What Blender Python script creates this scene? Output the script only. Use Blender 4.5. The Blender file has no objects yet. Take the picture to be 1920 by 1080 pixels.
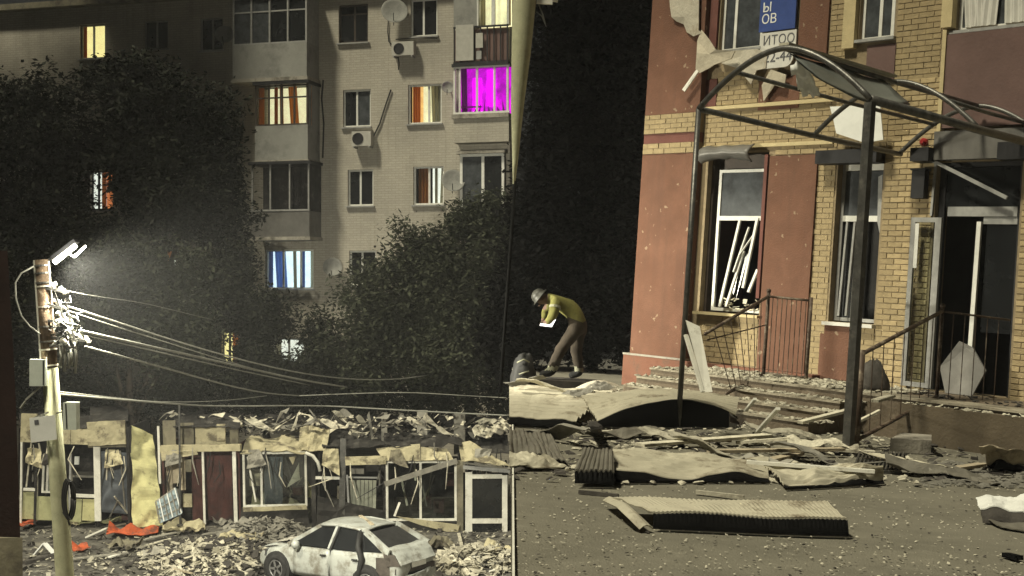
import bpy, math, random
from mathutils import Vector, Matrix, noise
random.seed(7)
R = math.radians
S = bpy.context.scene
C = S.collection

# ------------------------------------------------------------------ camera, sky, sun, exposure
F = 2400.0                      # focal length in photo pixels (1920 wide)
EYE = 1.6
cam = bpy.data.cameras.new('camera'); cam.sensor_width = 36; cam.lens = 36 * F / 1920
cam.clip_start = 0.05; cam.clip_end = 2000
camo = bpy.data.objects.new('camera', cam); C.objects.link(camo)
camo.location = (0, 0, EYE); camo.rotation_euler = (R(90), 0, 0)
S.camera = camo
SUN = Vector((-0.74, -0.56, 0.0)).normalized()
ELEV = R(60)
world = bpy.data.worlds.new('World'); S.world = world; world.use_nodes = True
wn = world.node_tree.nodes; wl_ = world.node_tree.links
bg = wn['Background']; sky = wn.new('ShaderNodeTexSky'); sky.sky_type = 'NISHITA'
sky.sun_disc = False; sky.sun_elevation = ELEV
sky.sun_rotation = math.atan2(SUN.x, SUN.y)
sky.air_density = 1.0; sky.dust_density = 3.0
wl_.new(sky.outputs[0], bg.inputs[0]); bg.inputs[1].default_value = 0.0007
sl = bpy.data.lights.new('sun', 'SUN'); sl.energy = 2.4; sl.angle = R(7.0); sl.color = (1.0, 0.93, 0.70)
so = bpy.data.objects.new('sun', sl); C.objects.link(so)
sdir = Vector((SUN.x * math.cos(ELEV), SUN.y * math.cos(ELEV), math.sin(ELEV)))
so.rotation_euler = sdir.to_track_quat('Z', 'Y').to_euler(); so.location = (-20, -20, 40)
S.view_settings.view_transform = 'Standard'; S.view_settings.look = 'None'
S.view_settings.gamma = 1.0; S.view_settings.exposure = 0.85

# ------------------------------------------------------------------ frames
YARD = -5.0                      # level of the lower yard (left)
TH = R(3.7)                      # the upper street (right) falls to the right by this much
CT, ST = math.cos(TH), math.sin(TH)
def V(*a): return Vector(a)
def roll(p): return V(p[0] * CT + (p[2] - EYE) * ST, p[1], EYE - p[0] * ST + (p[2] - EYE) * CT)
def P(px, py, d): return V((px - 960) / F * d, d, EYE - (py - 540) / F * d)
def unroll(px, py):
    x, y = px - 960, 540 - py
    return x * CT - y * ST, x * ST + y * CT
def Q(px, py, d):
    x, y = unroll(px, py)
    return V(x / F * d, d, EYE + y / F * d)
def G(px, py, h=0.0):
    x, y = unroll(px, py)
    d = -(EYE - h) * F / y
    return V(x / F * d, d, h)
def YG(px, py, h=0.0):           # point on the yard ground
    d = (EYE - YARD - h) * F / (py - 540)
    return V((px - 960) / F * d, d, YARD + h)
class Wall:
    def __init__(s, z0, T, rolled):
        k = math.hypot(1, T); s.O = V(0, z0, 0); s.t = V(1 / k, -T / k, 0); s.n = V(-T / k, -1 / k, 0); s.rolled = rolled
    def hit(s, px, py, out=0.0):
        x, y = unroll(px, py) if s.rolled else (px - 960, 540 - py)
        u = x / F
        d = (s.O.dot(s.n) + out) / (u * s.n.x + s.n.y)
        return (V(u * d, d, 0) - s.O).dot(s.t), EYE + y / F * d
    def rect(s, x0, y0, x1, y1, out=0.0):
        ym, xm = (y0 + y1) / 2, (x0 + x1) / 2
        return s.hit(x0, ym, out)[0], s.hit(x1, ym, out)[0], s.hit(xm, y1, out)[1], s.hit(xm, y0, out)[1]
    def p(s, a, h, o=0.0): return s.O + s.t * a + s.n * o + V(0, 0, h)

# ------------------------------------------------------------------ mesh builder
class MB:
    def __init__(s): s.v = []; s.f = []
    def add(s, vs, fs):
        n = len(s.v); s.v += [Vector(v) for v in vs]; s.f += [tuple(i + n for i in f) for f in fs]; return s
    def hexa(s, p):              # 4 bottom, 4 top (same winding)
        return s.add(p, [(3, 2, 1, 0), (4, 5, 6, 7), (0, 1, 5, 4), (1, 2, 6, 5), (2, 3, 7, 6), (3, 0, 4, 7)])
    def box(s, c, sz, M=None):
        x, y, z = sz[0] / 2, sz[1] / 2, sz[2] / 2; c = Vector(c)
        q = [V(-x, -y, -z), V(x, -y, -z), V(x, y, -z), V(-x, y, -z), V(-x, -y, z), V(x, -y, z), V(x, y, z), V(-x, y, z)]
        if M: q = [M @ a for a in q]
        return s.hexa([c + a for a in q])
    def wbox(s, W, a0, a1, h0, h1, o0, o1):
        return s.hexa([W.p(a0, h0, o1), W.p(a1, h0, o1), W.p(a1, h0, o0), W.p(a0, h0, o0),
                       W.p(a0, h1, o1), W.p(a1, h1, o1), W.p(a1, h1, o0), W.p(a0, h1, o0)])
    def bar(s, a, b, w, h=None, up=V(0, 0, 1)):
        h = h or w; a, b = Vector(a), Vector(b); d = (b - a).normalized()
        if abs(d.dot(up)) > .98: up = V(0, 1, 0)
        x = d.cross(up).normalized() * w / 2; y = x.cross(d).normalized() * h / 2
        return s.hexa([a - x - y, a + x - y, a + x + y, a - x + y, b - x - y, b + x - y, b + x + y, b - x + y])
    def tube(s, path, r, seg=8, cap=True):
        path = [Vector(p) for p in path]; n = len(path); rs = r if isinstance(r, (list, tuple)) else [r] * n
        base = len(s.v); up = None
        for i, p in enumerate(path):
            d = (path[min(i + 1, n - 1)] - path[max(i - 1, 0)]).normalized()
            if up is None: up = V(0, 0, 1) if abs(d.z) < .9 else V(1, 0, 0)
            x = d.cross(up).normalized(); y = x.cross(d).normalized(); up = y
            for k in range(seg):
                a = 2 * math.pi * k / seg; s.v.append(p + (x * math.cos(a) + y * math.sin(a)) * rs[i])
        for i in range(n - 1):
            for k in range(seg):
                a = base + i * seg + k; b = base + i * seg + (k + 1) % seg
                s.f.append((a, b, b + seg, a + seg))
        if cap:
            s.f.append(tuple(base + k for k in range(seg))[::-1]); s.f.append(tuple(base + (n - 1) * seg + k for k in range(seg)))
        return s
    def sheet(s, fn, nu, nv, th):    # closed thin curved sheet
        g = [[Vector(fn(i / nu, j / nv)) for j in range(nv + 1)] for i in range(nu + 1)]
        base = len(s.v); W = nv + 1; N = (nu + 1) * W; nor = []
        for i in range(nu + 1):
            for j in range(nv + 1):
                a = g[min(i + 1, nu)][j] - g[max(i - 1, 0)][j]; b = g[i][min(j + 1, nv)] - g[i][max(j - 1, 0)]
                m = a.cross(b); nor.append(m.normalized() if m.length > 1e-9 else V(0, 0, 1)); s.v.append(g[i][j])
        for i in range(nu + 1):
            for j in range(nv + 1): s.v.append(g[i][j] - nor[i * W + j] * th)
        for i in range(nu):
            for j in range(nv):
                a = base + i * W + j; q = (a, a + W, a + W + 1, a + 1); s.f.append(q); s.f.append(tuple(k + N for k in q[::-1]))
        rim = [(i, 0) for i in range(nu)] + [(nu, j) for j in range(nv)] + [(i, nv) for i in range(nu, 0, -1)] + [(0, j) for j in range(nv, 0, -1)]
        idx = [base + i * W + j for i, j in rim]
        for k in range(len(idx)):
            a, b = idx[k], idx[(k + 1) % len(idx)]; s.f.append((b, a, a + N, b + N))
        return s
    def prism(s, pts, ext):      # polygon extruded by vector
        n = len(pts); ext = Vector(ext); pts = [Vector(p) for p in pts]
        return s.add(pts + [p + ext for p in pts], [tuple(range(n))[::-1], tuple(range(n, 2 * n))] +
                     [(i, (i + 1) % n, (i + 1) % n + n, i + n) for i in range(n)])
    def lathe(s, c, ax, prof, seg=16):   # prof: (r, t) along ax
        ax = Vector(ax).normalized(); x = ax.orthogonal().normalized(); y = ax.cross(x); base = len(s.v); c = Vector(c)
        for r, t in prof:
            for k in range(seg):
                a = 2 * math.pi * k / seg; s.v.append(c + ax * t + (x * math.cos(a) + y * math.sin(a)) * r)
        m = len(prof)
        for i in range(m - 1):
            for k in range(seg):
                a = base + i * seg + k; b = base + i * seg + (k + 1) % seg; s.f.append((a, b, b + seg, a + seg))
        s.f.append(tuple(base + k for k in range(seg))[::-1]); s.f.append(tuple(base + (m - 1) * seg + k for k in range(seg)))
        return s

BASE = {}
def mesh_of(mb, name, org, m, smooth=False):
    me = bpy.data.meshes.new(name); me.from_pydata([v - org for v in mb.v], [], mb.f)
    import bmesh
    if len(mb.f) < 20000:
        b = bmesh.new(); b.from_mesh(me); bmesh.ops.recalc_face_normals(b, faces=b.faces); b.to_mesh(me); b.free()
    if m: me.materials.append(M[m] if isinstance(m, str) else m)
    if smooth:
        for p in me.polygons: p.use_smooth = True
    me.update(); return me
def place(o, base, rolled):
    if rolled: o.location = roll(base); o.rotation_euler = (0, TH, 0)
    else: o.location = base
def props(o, label, cat, group=None, kind=None):
    if label: o['label'] = label
    if cat: o['category'] = cat
    if group: o['group'] = group
    if kind: o['kind'] = kind
def thing(name, label, cat, base, rolled=False, group=None):
    o = bpy.data.objects.new(name, None); C.objects.link(o); o.empty_display_size = .2
    base = Vector(base); place(o, base, rolled); BASE[o.name] = base; props(o, label, cat, group); return o
def root_of(o):
    while o.parent: o = o.parent
    return o
def part(parent, name, mb, m, smooth=False, label=None, kind=None):
    org = BASE[root_of(parent).name]
    o = bpy.data.objects.new(name, mesh_of(mb, name, org, m, smooth)); C.objects.link(o); o.parent = parent
    if label: o['label'] = label
    if kind: o['kind'] = kind
    return o
def single(name, label, cat, mb, m, rolled=False, group=None, smooth=False, kind=None, base=None):
    if base is None:
        k = len(mb.v); base = sum(mb.v, V(0, 0, 0)) / k; base.z = min(v.z for v in mb.v)
    base = Vector(base)
    o = bpy.data.objects.new(name, mesh_of(mb, name, base, m, smooth)); C.objects.link(o)
    place(o, base, rolled); BASE[o.name] = base; props(o, label, cat, group, kind); return o

# ------------------------------------------------------------------ materials
M = {}
def mat(name, col, rough=.85, var=.25, scale=3.0, bump=.0, bscale=40, metal=0.0, emit=0.0, rnd=0.0, dirt=None, dscale=1.2, dlo=.5, dhi=.65, spec=.3, stretch=None, pits=None, streak=None):
    m = bpy.data.materials.new(name); m.use_nodes = True; nt = m.node_tree; N = nt.nodes; L = nt.links
    b = N['Principled BSDF']; b.inputs['Roughness'].default_value = rough; b.inputs['Metallic'].default_value = metal
    b.inputs['Specular IOR Level'].default_value = spec
    tc = N.new('ShaderNodeTexCoord'); src = tc.outputs['Object']
    if stretch:
        mp = N.new('ShaderNodeMapping'); mp.inputs['Scale'].default_value = stretch; L.new(src, mp.inputs[0]); src = mp.outputs[0]
    n = N.new('ShaderNodeTexNoise'); n.inputs['Scale'].default_value = scale; n.inputs['Detail'].default_value = 6; n.inputs['Roughness'].default_value = .65
    L.new(src, n.inputs['Vector'])
    r = N.new('ShaderNodeValToRGB'); r.color_ramp.elements[0].position = .3; r.color_ramp.elements[1].position = .7
    r.color_ramp.elements[0].color = [c * (1 - var) for c in col] + [1]; r.color_ramp.elements[1].color = [min(1, c * (1 + var)) for c in col] + [1]
    L.new(n.outputs['Fac'], r.inputs['Fac']); out = r.outputs['Color']
    if dirt:
        n2 = N.new('ShaderNodeTexNoise'); n2.inputs['Scale'].default_value = dscale; n2.inputs['Detail'].default_value = 8; n2.inputs['Roughness'].default_value = .7
        L.new(tc.outputs['Object'], n2.inputs['Vector'])
        r2 = N.new('ShaderNodeValToRGB'); r2.color_ramp.elements[0].position = dlo; r2.color_ramp.elements[1].position = dhi
        L.new(n2.outputs['Fac'], r2.inputs['Fac'])
        mx = N.new('ShaderNodeMixRGB'); mx.inputs[2].default_value = list(dirt) + [1]; L.new(r2.outputs['Color'], mx.inputs[0]); L.new(out, mx.inputs[1]); out = mx.outputs[0]
    if streak:
        mp2 = N.new('ShaderNodeMapping'); mp2.inputs['Scale'].default_value = (5, 5, .35); L.new(tc.outputs['Object'], mp2.inputs[0])
        n4 = N.new('ShaderNodeTexNoise'); n4.inputs['Scale'].default_value = 1.0; n4.inputs['Detail'].default_value = 5; L.new(mp2.outputs[0], n4.inputs['Vector'])
        r4 = N.new('ShaderNodeValToRGB'); r4.color_ramp.elements[0].position = .5; r4.color_ramp.elements[1].position = .8; r4.color_ramp.elements[1].color = (.75, .75, .75, 1); L.new(n4.outputs['Fac'], r4.inputs['Fac'])
        m4 = N.new('ShaderNodeMixRGB'); m4.inputs[2].default_value = list(streak) + [1]; L.new(r4.outputs['Color'], m4.inputs[0]); L.new(out, m4.inputs[1]); out = m4.outputs[0]
    if pits:
        n5 = N.new('ShaderNodeTexNoise'); n5.inputs['Scale'].default_value = 7; n5.inputs['Detail'].default_value = 3; L.new(tc.outputs['Object'], n5.inputs['Vector'])
        r5_ = N.new('ShaderNodeValToRGB'); r5_.color_ramp.elements[0].position = .685; r5_.color_ramp.elements[1].position = .70; L.new(n5.outputs['Fac'], r5_.inputs['Fac'])
        m5 = N.new('ShaderNodeMixRGB'); m5.inputs[2].default_value = list(pits) + [1]; L.new(r5_.outputs['Color'], m5.inputs[0]); L.new(out, m5.inputs[1]); out = m5.outputs[0]
    if rnd:
        oi = N.new('ShaderNodeObjectInfo'); hs = N.new('ShaderNodeHueSaturation'); mr = N.new('ShaderNodeMapRange')
        mr.inputs['To Min'].default_value = 1 - rnd; mr.inputs['To Max'].default_value = 1 + rnd
        L.new(oi.outputs['Random'], mr.inputs['Value']); L.new(mr.outputs[0], hs.inputs['Value']); L.new(out, hs.inputs['Color']); out = hs.outputs[0]
    L.new(out, b.inputs['Base Color'])
    if emit: L.new(out, b.inputs['Emission Color']); b.inputs['Emission Strength'].default_value = emit
    if bump:
        n3 = N.new('ShaderNodeTexNoise'); n3.inputs['Scale'].default_value = bscale; n3.inputs['Detail'].default_value = 5; L.new(tc.outputs['Object'], n3.inputs['Vector'])
        bp = N.new('ShaderNodeBump'); bp.inputs['Strength'].default_value = bump; bp.inputs['Distance'].default_value = .02
        L.new(n3.outputs['Fac'], bp.inputs['Height']); L.new(bp.outputs[0], b.inputs['Normal'])
    M[name] = m; return m
mat('yard', (.085, .08, .07), .95, .4, 1.5, .5, 30, dirt=(.20, .19, .16), dscale=2.5, dlo=.52, dhi=.62)
mat('asphalt', (.165, .155, .122), .93, .22, 1.1, .6, 60, dirt=(.24, .225, .18), dscale=5, dlo=.55, dhi=.75)
mat('concrete', (.30, .28, .24), .9, .25, 3, .4, 30, dirt=(.13, .12, .10), dscale=2)
mat('pole_concrete', (.42, .42, .28), .9, .2, 6, .3, 40, dirt=(.24, .22, .15), dscale=3, dlo=.55, dhi=.75)
mat('pole_brown', (.10, .07, .045), .9, .5, 7, .5, 30, dirt=(.35, .30, .22), dscale=9, dlo=.58, dhi=.66)
mat('plaster', (.43, .40, .34), .95, .10, 1.2, .5, 26, dirt=(.31, .29, .25), dscale=.6, dlo=.45, dhi=.75, streak=(.31, .29, .24))
def brick_relief(m, rot, bw, bh, fac):      # fine brick courses, too small to build, in the wall's own plane
    nt = m.node_tree; N = nt.nodes; L = nt.links; b = N['Principled BSDF']
    tc = N.new('ShaderNodeTexCoord'); mp = N.new('ShaderNodeVectorRotate'); mp.rotation_type = 'Z_AXIS'; mp.inputs['Angle'].default_value = rot; L.new(tc.outputs['Object'], mp.inputs['Vector'])
    sp = N.new('ShaderNodeSeparateXYZ'); L.new(mp.outputs[0], sp.inputs[0]); cb = N.new('ShaderNodeCombineXYZ'); L.new(sp.outputs['X'], cb.inputs['X']); L.new(sp.outputs['Z'], cb.inputs['Y'])
    bt = N.new('ShaderNodeTexBrick'); bt.inputs['Scale'].default_value = 1; bt.inputs['Brick Width'].default_value = bw; bt.inputs['Row Height'].default_value = bh; bt.inputs['Mortar Size'].default_value = .012
    bt.inputs['Color1'].default_value = (1, 1, 1, 1); bt.inputs['Color2'].default_value = (.84, .84, .84, 1); bt.inputs['Mortar'].default_value = (.72, .72, .70, 1); L.new(cb.outputs[0], bt.inputs['Vector'])
    src = b.inputs['Base Color'].links[0].from_socket; mx = N.new('ShaderNodeMixRGB'); mx.blend_type = 'MULTIPLY'; mx.inputs[0].default_value = fac; L.new(src, mx.inputs[1]); L.new(bt.outputs['Color'], mx.inputs[2]); L.new(mx.outputs[0], b.inputs['Base Color'])
brick_relief(M['plaster'], math.atan(.28), .26, .085, .8)
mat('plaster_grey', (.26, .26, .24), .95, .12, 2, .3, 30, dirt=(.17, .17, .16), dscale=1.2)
mat('frame_white', (.62, .62, .58), .6, .12, 8)
mat('frame_grey', (.28, .28, .27), .6, .2, 8)
mat('frame_brown', (.05, .038, .03), .6, .3, 6)
mat('pane_dark', (.012, .013, .014), .12, .3, 3, spec=.5)
mat('pane_grey', (.05, .055, .06), .2, .5, 4, spec=.5)
mat('lit_yellow', (1.0, .80, .34), 1, .12, 3, emit=.75)
mat('lit_cream', (1.0, .84, .50), 1, .15, 5, emit=.62)
mat('lit_orange', (1.0, .50, .16), 1, .25, 4, emit=.7)
mat('lit_red', (1.0, .24, .08), 1, .5, 5, emit=.5)
mat('lit_white', (.95, .95, .80), 1, .15, 4, emit=.65)
mat('lit_blue', (.70, .86, 1.0), 1, .15, 4, emit=.85)
mat('lit_magenta', (.60, .0, .66), 1, .6, 2.2, emit=.55)
mat('grow_lamp', (.85, .0, .9), 1, .2, 3, emit=1.3)
mat('curtain_warm', (.45, .24, .10), .95, .3, 6, stretch=(6, 6, .4))
mat('curtain_blue', (.16, .24, .42), .95, .3, 6, stretch=(6, 6, .4))
mat('curtain_white', (.55, .52, .45), .95, .2, 6, stretch=(6, 6, .4))
mat('curtain_magenta', (.30, .02, .30), .95, .3, 6)
mat('metal_dark', (.03, .03, .032), .5, .3, 6, metal=.3)
mat('steel_pipe', (.10, .098, .092), .40, .35, 9, .15, 60, metal=.5, dirt=(.20, .19, .17), dscale=6, dlo=.52, dhi=.7)
mat('steel_rail', (.07, .048, .035), .6, .3, 9, metal=.2, dirt=(.24, .2, .15), dscale=5)
mat('white_paint', (.66, .65, .58), .7, .12, 6, dirt=(.36, .34, .28), dscale=5, dlo=.56, dhi=.7)
mat('ac_white', (.40, .39, .35), .7, .12, 6)
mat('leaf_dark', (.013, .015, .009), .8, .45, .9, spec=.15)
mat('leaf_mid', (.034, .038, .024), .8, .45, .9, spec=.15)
mat('leaf_night', (.003, .003, .003), .9, .3, .9, spec=.05)  # near-black leaves: unlit darkness put into the colour
mat('bark', (.05, .04, .03), .95, .4, 8, .6, 30)
mat('wire', (.24, .24, .21), .6, .2, 5)
mat('wire_black', (.02, .02, .02), .6, .2, 5)
mat('box_pale', (.52, .56, .50), .7, .12, 5, dirt=(.3, .32, .28), dscale=5, dlo=.6, dhi=.7)
mat('notice', (.72, .73, .70), .8, .06, 5)
mat('ceramic', (.45, .43, .36), .4, .2, 8)
mat('brown_wall', (.022, .011, .009), .9, .3, 3, .4, 25)
mat('fascia', (.42, .38, .25), .85, .22, 3, .3, 20, dirt=(.15, .13, .09), dscale=2.2, dlo=.52, dhi=.62, rnd=.12)
mat('fascia_dark', (.17, .155, .11), .9, .3, 3, .3, 20, dirt=(.07, .06, .05), dscale=2, rnd=.15)
mat('panel_yellow', (.44, .42, .22), .85, .2, 3, .2, 20, dirt=(.2, .18, .1), dscale=2.5, dlo=.55, dhi=.65)
mat('panel_green', (.36, .36, .20), .85, .25, 3, .2, 20, dirt=(.16, .15, .1), dscale=3, dlo=.55, dhi=.65)
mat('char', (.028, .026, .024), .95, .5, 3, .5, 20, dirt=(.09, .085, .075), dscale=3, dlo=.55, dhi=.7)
mat('maroon', (.075, .030, .026), .9, .35, 3, .3, 20, dirt=(.04, .03, .03), dscale=2)
mat('tarp', (.085, .095, .11), .75, .3, 3)
mat('plank', (.40, .345, .25), .9, .25, 5, .3, 30, dirt=(.12, .1, .07), dscale=3, rnd=.3, stretch=(1, 1, 1))
mat('debris_pale', (.54, .51, .41), .9, .25, 6, .3, 30, dirt=(.2, .18, .14), dscale=4, rnd=.3)
mat('debris_grey', (.22, .21, .18), .9, .3, 6, .3, 30, rnd=.35)
mat('debris_dark', (.055, .05, .045), .9, .4, 6, .3, 30, rnd=.3)
mat('orange', (.42, .085, .03), .8, .25, 4, dirt=(.16, .06, .04), dscale=3)
mat('crate_blue', (.34, .42, .46), .7, .2, 6)
mat('shutter', (.24, .25, .20), .8, .25, 5)
mat('car_paint', (.33, .345, .325), .36, .12, 4, .25, 5, dirt=(.15, .14, .115), dscale=2.8, dlo=.48, dhi=.64, spec=.5)
mat('car_dark', (.02, .02, .02), .7, .4, 6)
mat('car_burnt', (.06, .052, .045), .9, .4, 6, .4, 20)
mat('tyre', (.02, .02, .02), .9, .3, 8)
mat('rim', (.22, .22, .22), .4, .25, 8, metal=.6)
mat('lamp_red', (.25, .02, .02), .35, .2, 8)
mat('red_plaster', (.140, .070, .046), .92, .2, 2.2, .5, 35, dirt=(.125, .060, .038), dscale=1.3, dlo=.45, dhi=.7, pits=(.26, .19, .13), streak=(.10, .052, .036))
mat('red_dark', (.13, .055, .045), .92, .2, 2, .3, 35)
mat('plinth_red', (.165, .075, .050), .92, .2, 3, .4, 30, dirt=(.11, .07, .05), dscale=3)
mat('brick_yellow', (.335, .262, .148), .9, .18, 9, .4, 50, rnd=.2)
mat('mortar', (.235, .185, .115), .95, .2, 6, .4, 50)
mat('brick_pale', (.48, .40, .23), .9, .12, 5, .3, 50)
mat('mauve', (.125, .078, .070), .85, .15, 2, .2, 20)
mat('grey_metal', (.15, .145, .135), .5, .2, 3, .1, 20, metal=.3)
mat('black_metal', (.018, .018, .02), .55, .3, 6)
mat('sign_blue', (.035, .065, .22), .6, .15, 4)
mat('sign_white', (.55, .54, .50), .7, .1, 5)
mat('ink', (.10, .10, .11), .8, .1, 5)
mat('torn_plaster', (.42, .39, .32), .95, .2, 4, .5, 25, dirt=(.28, .24, .18), dscale=3)
mat('foam', (.40, .36, .28), .95, .2, 5, .6, 20)
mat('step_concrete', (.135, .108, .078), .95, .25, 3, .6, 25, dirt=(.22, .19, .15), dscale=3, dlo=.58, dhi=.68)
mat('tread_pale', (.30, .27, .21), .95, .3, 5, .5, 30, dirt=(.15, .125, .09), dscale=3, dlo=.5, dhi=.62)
mat('porch_brown', (.095, .076, .052), .95, .18, 2, .4, 25)
mat('corrugated', (.50, .47, .37), .55, .18, 3, .15, 20, metal=.15, dirt=(.22, .19, .14), dscale=3, dlo=.52, dhi=.66)
mat('corr_dark', (.16, .15, .125), .6, .25, 3, .15, 20, metal=.15)
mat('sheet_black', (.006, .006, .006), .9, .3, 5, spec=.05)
mat('jacket', (.13, .125, .035), .85, .25, 9, .3, 30)
mat('trousers', (.038, .03, .022), .9, .3, 9, .3, 30)
mat('skin', (.13, .08, .06), .7, .1, 9)
mat('reflect', (.22, .22, .16), .5, .1, 9)
mat('helmet', (.035, .035, .03), .5, .2, 9)
mat('torch_light', (1, 1, 1), .5, .0, 9, emit=1.2)
mat('lamp_glow', (1.0, .97, .78), .5, .0, 9, emit=7.0)
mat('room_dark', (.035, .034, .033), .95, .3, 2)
mat('polycarb', (.13, .14, .13), .3, .2, 3)
for cn_, cc in (('curtain_warm', (.75, .42, .18)), ('curtain_blue', (.30, .42, .70)), ('curtain_white', (.72, .68, .58)), ('curtain_magenta', (.5, .03, .5))):
    nt = M[cn_].node_tree; tb = nt.nodes.new('ShaderNodeBsdfTranslucent'); tb.inputs[0].default_value = (*cc, 1); mx = nt.nodes.new('ShaderNodeMixShader'); mx.inputs[0].default_value = .75
    nt.links.new(nt.nodes['Principled BSDF'].outputs[0], mx.inputs[1]); nt.links.new(tb.outputs[0], mx.inputs[2]); nt.links.new(mx.outputs[0], nt.nodes['Material Output'].inputs[0])
def glass(name):
    m = bpy.data.materials.new(name); m.use_nodes = True; N = m.node_tree.nodes; L = m.node_tree.links
    N.remove(N['Principled BSDF']); t = N.new('ShaderNodeBsdfTransparent'); g = N.new('ShaderNodeBsdfGlossy'); g.inputs['Roughness'].default_value = .05
    mx = N.new('ShaderNodeMixShader'); mx.inputs[0].default_value = .07; t.inputs[0].default_value = (.9, .93, .92, 1)
    L.new(t.outputs[0], mx.inputs[1]); L.new(g.outputs[0], mx.inputs[2]); L.new(mx.outputs[0], N['Material Output'].inputs[0]); M[name] = m
glass('glass')

# ------------------------------------------------------------------ the setting: lower yard (left) and upper street (right)
rnd = random.Random(3)
def ground_mesh():
    mb = MB(); n = 60
    xs = [-118, -60, -40] + [-30 + i for i in range(31)] + [6, 14, 40, 118]
    ys = [-30, 0, 14] + [20 + i * .8 for i in range(45)] + [60, 80, 118]
    for y in ys:
        for x in xs:
            near = 20 < y < 56 and -30 < x < 0
            z = YARD + (noise.noise(V(x * .35, y * .35, 0)) * .07 if near else 0)
            mb.v.append(V(x, y, z))
    W = len(xs)
    for j in range(len(ys) - 1):
        for i in range(W - 1):
            a = j * W + i; mb.f.append((a, a + 1, a + 1 + W, a + W))
    return mb
single('yard_ground', None, None, ground_mesh(), 'yard', kind='structure', smooth=True, base=(0, 0, YARD))
def street_mesh():
    mb = MB(); xs = [.105, .35] + [.7 + i * .5 for i in range(28)] + [17, 20, 25]; ys = [-3, 3] + [5 + i * .5 for i in range(44)] + [27.6]
    W = len(xs); H = len(ys)
    for zz in (0, 1):
        for y in ys:
            for x in xs:
                z = noise.noise(V(x * .6, y * .6, 5)) * .022 - .01 if not zz and x > .3 else (-.012 if not zz else -.14)
                mb.v.append(V(x, y, z))
    N = W * H
    for j in range(H - 1):
        for i in range(W - 1):
            a = j * W + i; mb.f.append((a, a + 1, a + 1 + W, a + W)); mb.f.append((a + N + W, a + 1 + W + N, a + 1 + N, a + N))
    rim = [i for i in range(W)] + [j * W + W - 1 for j in range(1, H)] + [(H - 1) * W + i for i in range(W - 2, -1, -1)] + [j * W for j in range(H - 2, 0, -1)]
    for k in range(len(rim)):
        a, b = rim[k], rim[(k + 1) % len(rim)]; mb.f.append((b, a, a + N, b + N))
    return mb
single('street', None, None, street_mesh(), 'asphalt', rolled=True, kind='structure', smooth=False, base=(0, 0, 0))
rw = thing('retaining_wall', 'tall concrete retaining wall carrying the upper street above the yard', 'wall', (.2, 13, YARD))
part(rw, 'wall_body', MB().hexa([V(.03, -3, YARD), V(.35, -3, YARD), V(.35, 27.5, YARD), V(.03, 27.5, YARD), V(.03, -3, -.16), V(.35, -3, -.18), V(.35, 27.5, -.18), V(.03, 27.5, -.16)]), 'concrete')
e0, e1 = V(.112, -2.9, .0), V(.112, 27.5, .0)
ed = MB().bar(roll(e0), roll(e1), .014, .05)
part(rw, 'edge_trim', ed, 'white_paint')

# ------------------------------------------------------------------ apartment building (left, far)
A = Wall(43.0, .28, False)
def wall_cells(W, s0, s1, h0, h1, ops, out=0.0, depth=.3):
    mb = MB()
    ss = sorted({s0, s1, *[o[0] for o in ops], *[o[1] for o in ops]}); hs = sorted({h0, h1, *[o[2] for o in ops], *[o[3] for o in ops]})
    ss = [s for s in ss if s0 - 1e-6 <= s <= s1 + 1e-6]; hs = [h for h in hs if h0 - 1e-6 <= h <= h1 + 1e-6]
    def hole(i, j):
        if i < 0 or j < 0 or i >= len(ss) - 1 or j >= len(hs) - 1: return None
        a, b = (ss[i] + ss[i + 1]) / 2, (hs[j] + hs[j + 1]) / 2
        return any(o[0] < a < o[1] and o[2] < b < o[3] for o in ops)
    idx = {}
    def vert(i, j, k):
        if (i, j, k) not in idx: idx[(i, j, k)] = len(mb.v); mb.v.append(W.p(ss[i], hs[j], out - k * depth))
        return idx[(i, j, k)]
    for i in range(len(ss) - 1):
        for j in range(len(hs) - 1):
            if hole(i, j): continue
            mb.f.append((vert(i, j, 0), vert(i + 1, j, 0), vert(i + 1, j + 1, 0), vert(i, j + 1, 0)))
            mb.f.append((vert(i, j + 1, 1), vert(i + 1, j + 1, 1), vert(i + 1, j, 1), vert(i, j, 1)))
            for (di, dj, a, b) in ((-1, 0, (0, 0), (0, 1)), (1, 0, (1, 0), (1, 1)), (0, -1, (0, 0), (1, 0)), (0, 1, (0, 1), (1, 1))):
                if hole(i + di, j + dj) is not False:
                    mb.f.append((vert(i + a[0], j + a[1], 0), vert(i + b[0], j + b[1], 0), vert(i + b[0], j + b[1], 1), vert(i + a[0], j + a[1], 1)))
    return mb
def curtain(W, s0, s1, h0, h1, o, folds=4, amp=.03, lean=0.0):
    return MB().sheet(lambda u, v: W.p(s0 + (s1 - s0) * u + lean * (1 - v), h0 + (h1 - h0) * v, o + amp * math.sin(u * folds * 6.28)), folds * 6, 2, .006)
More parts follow.
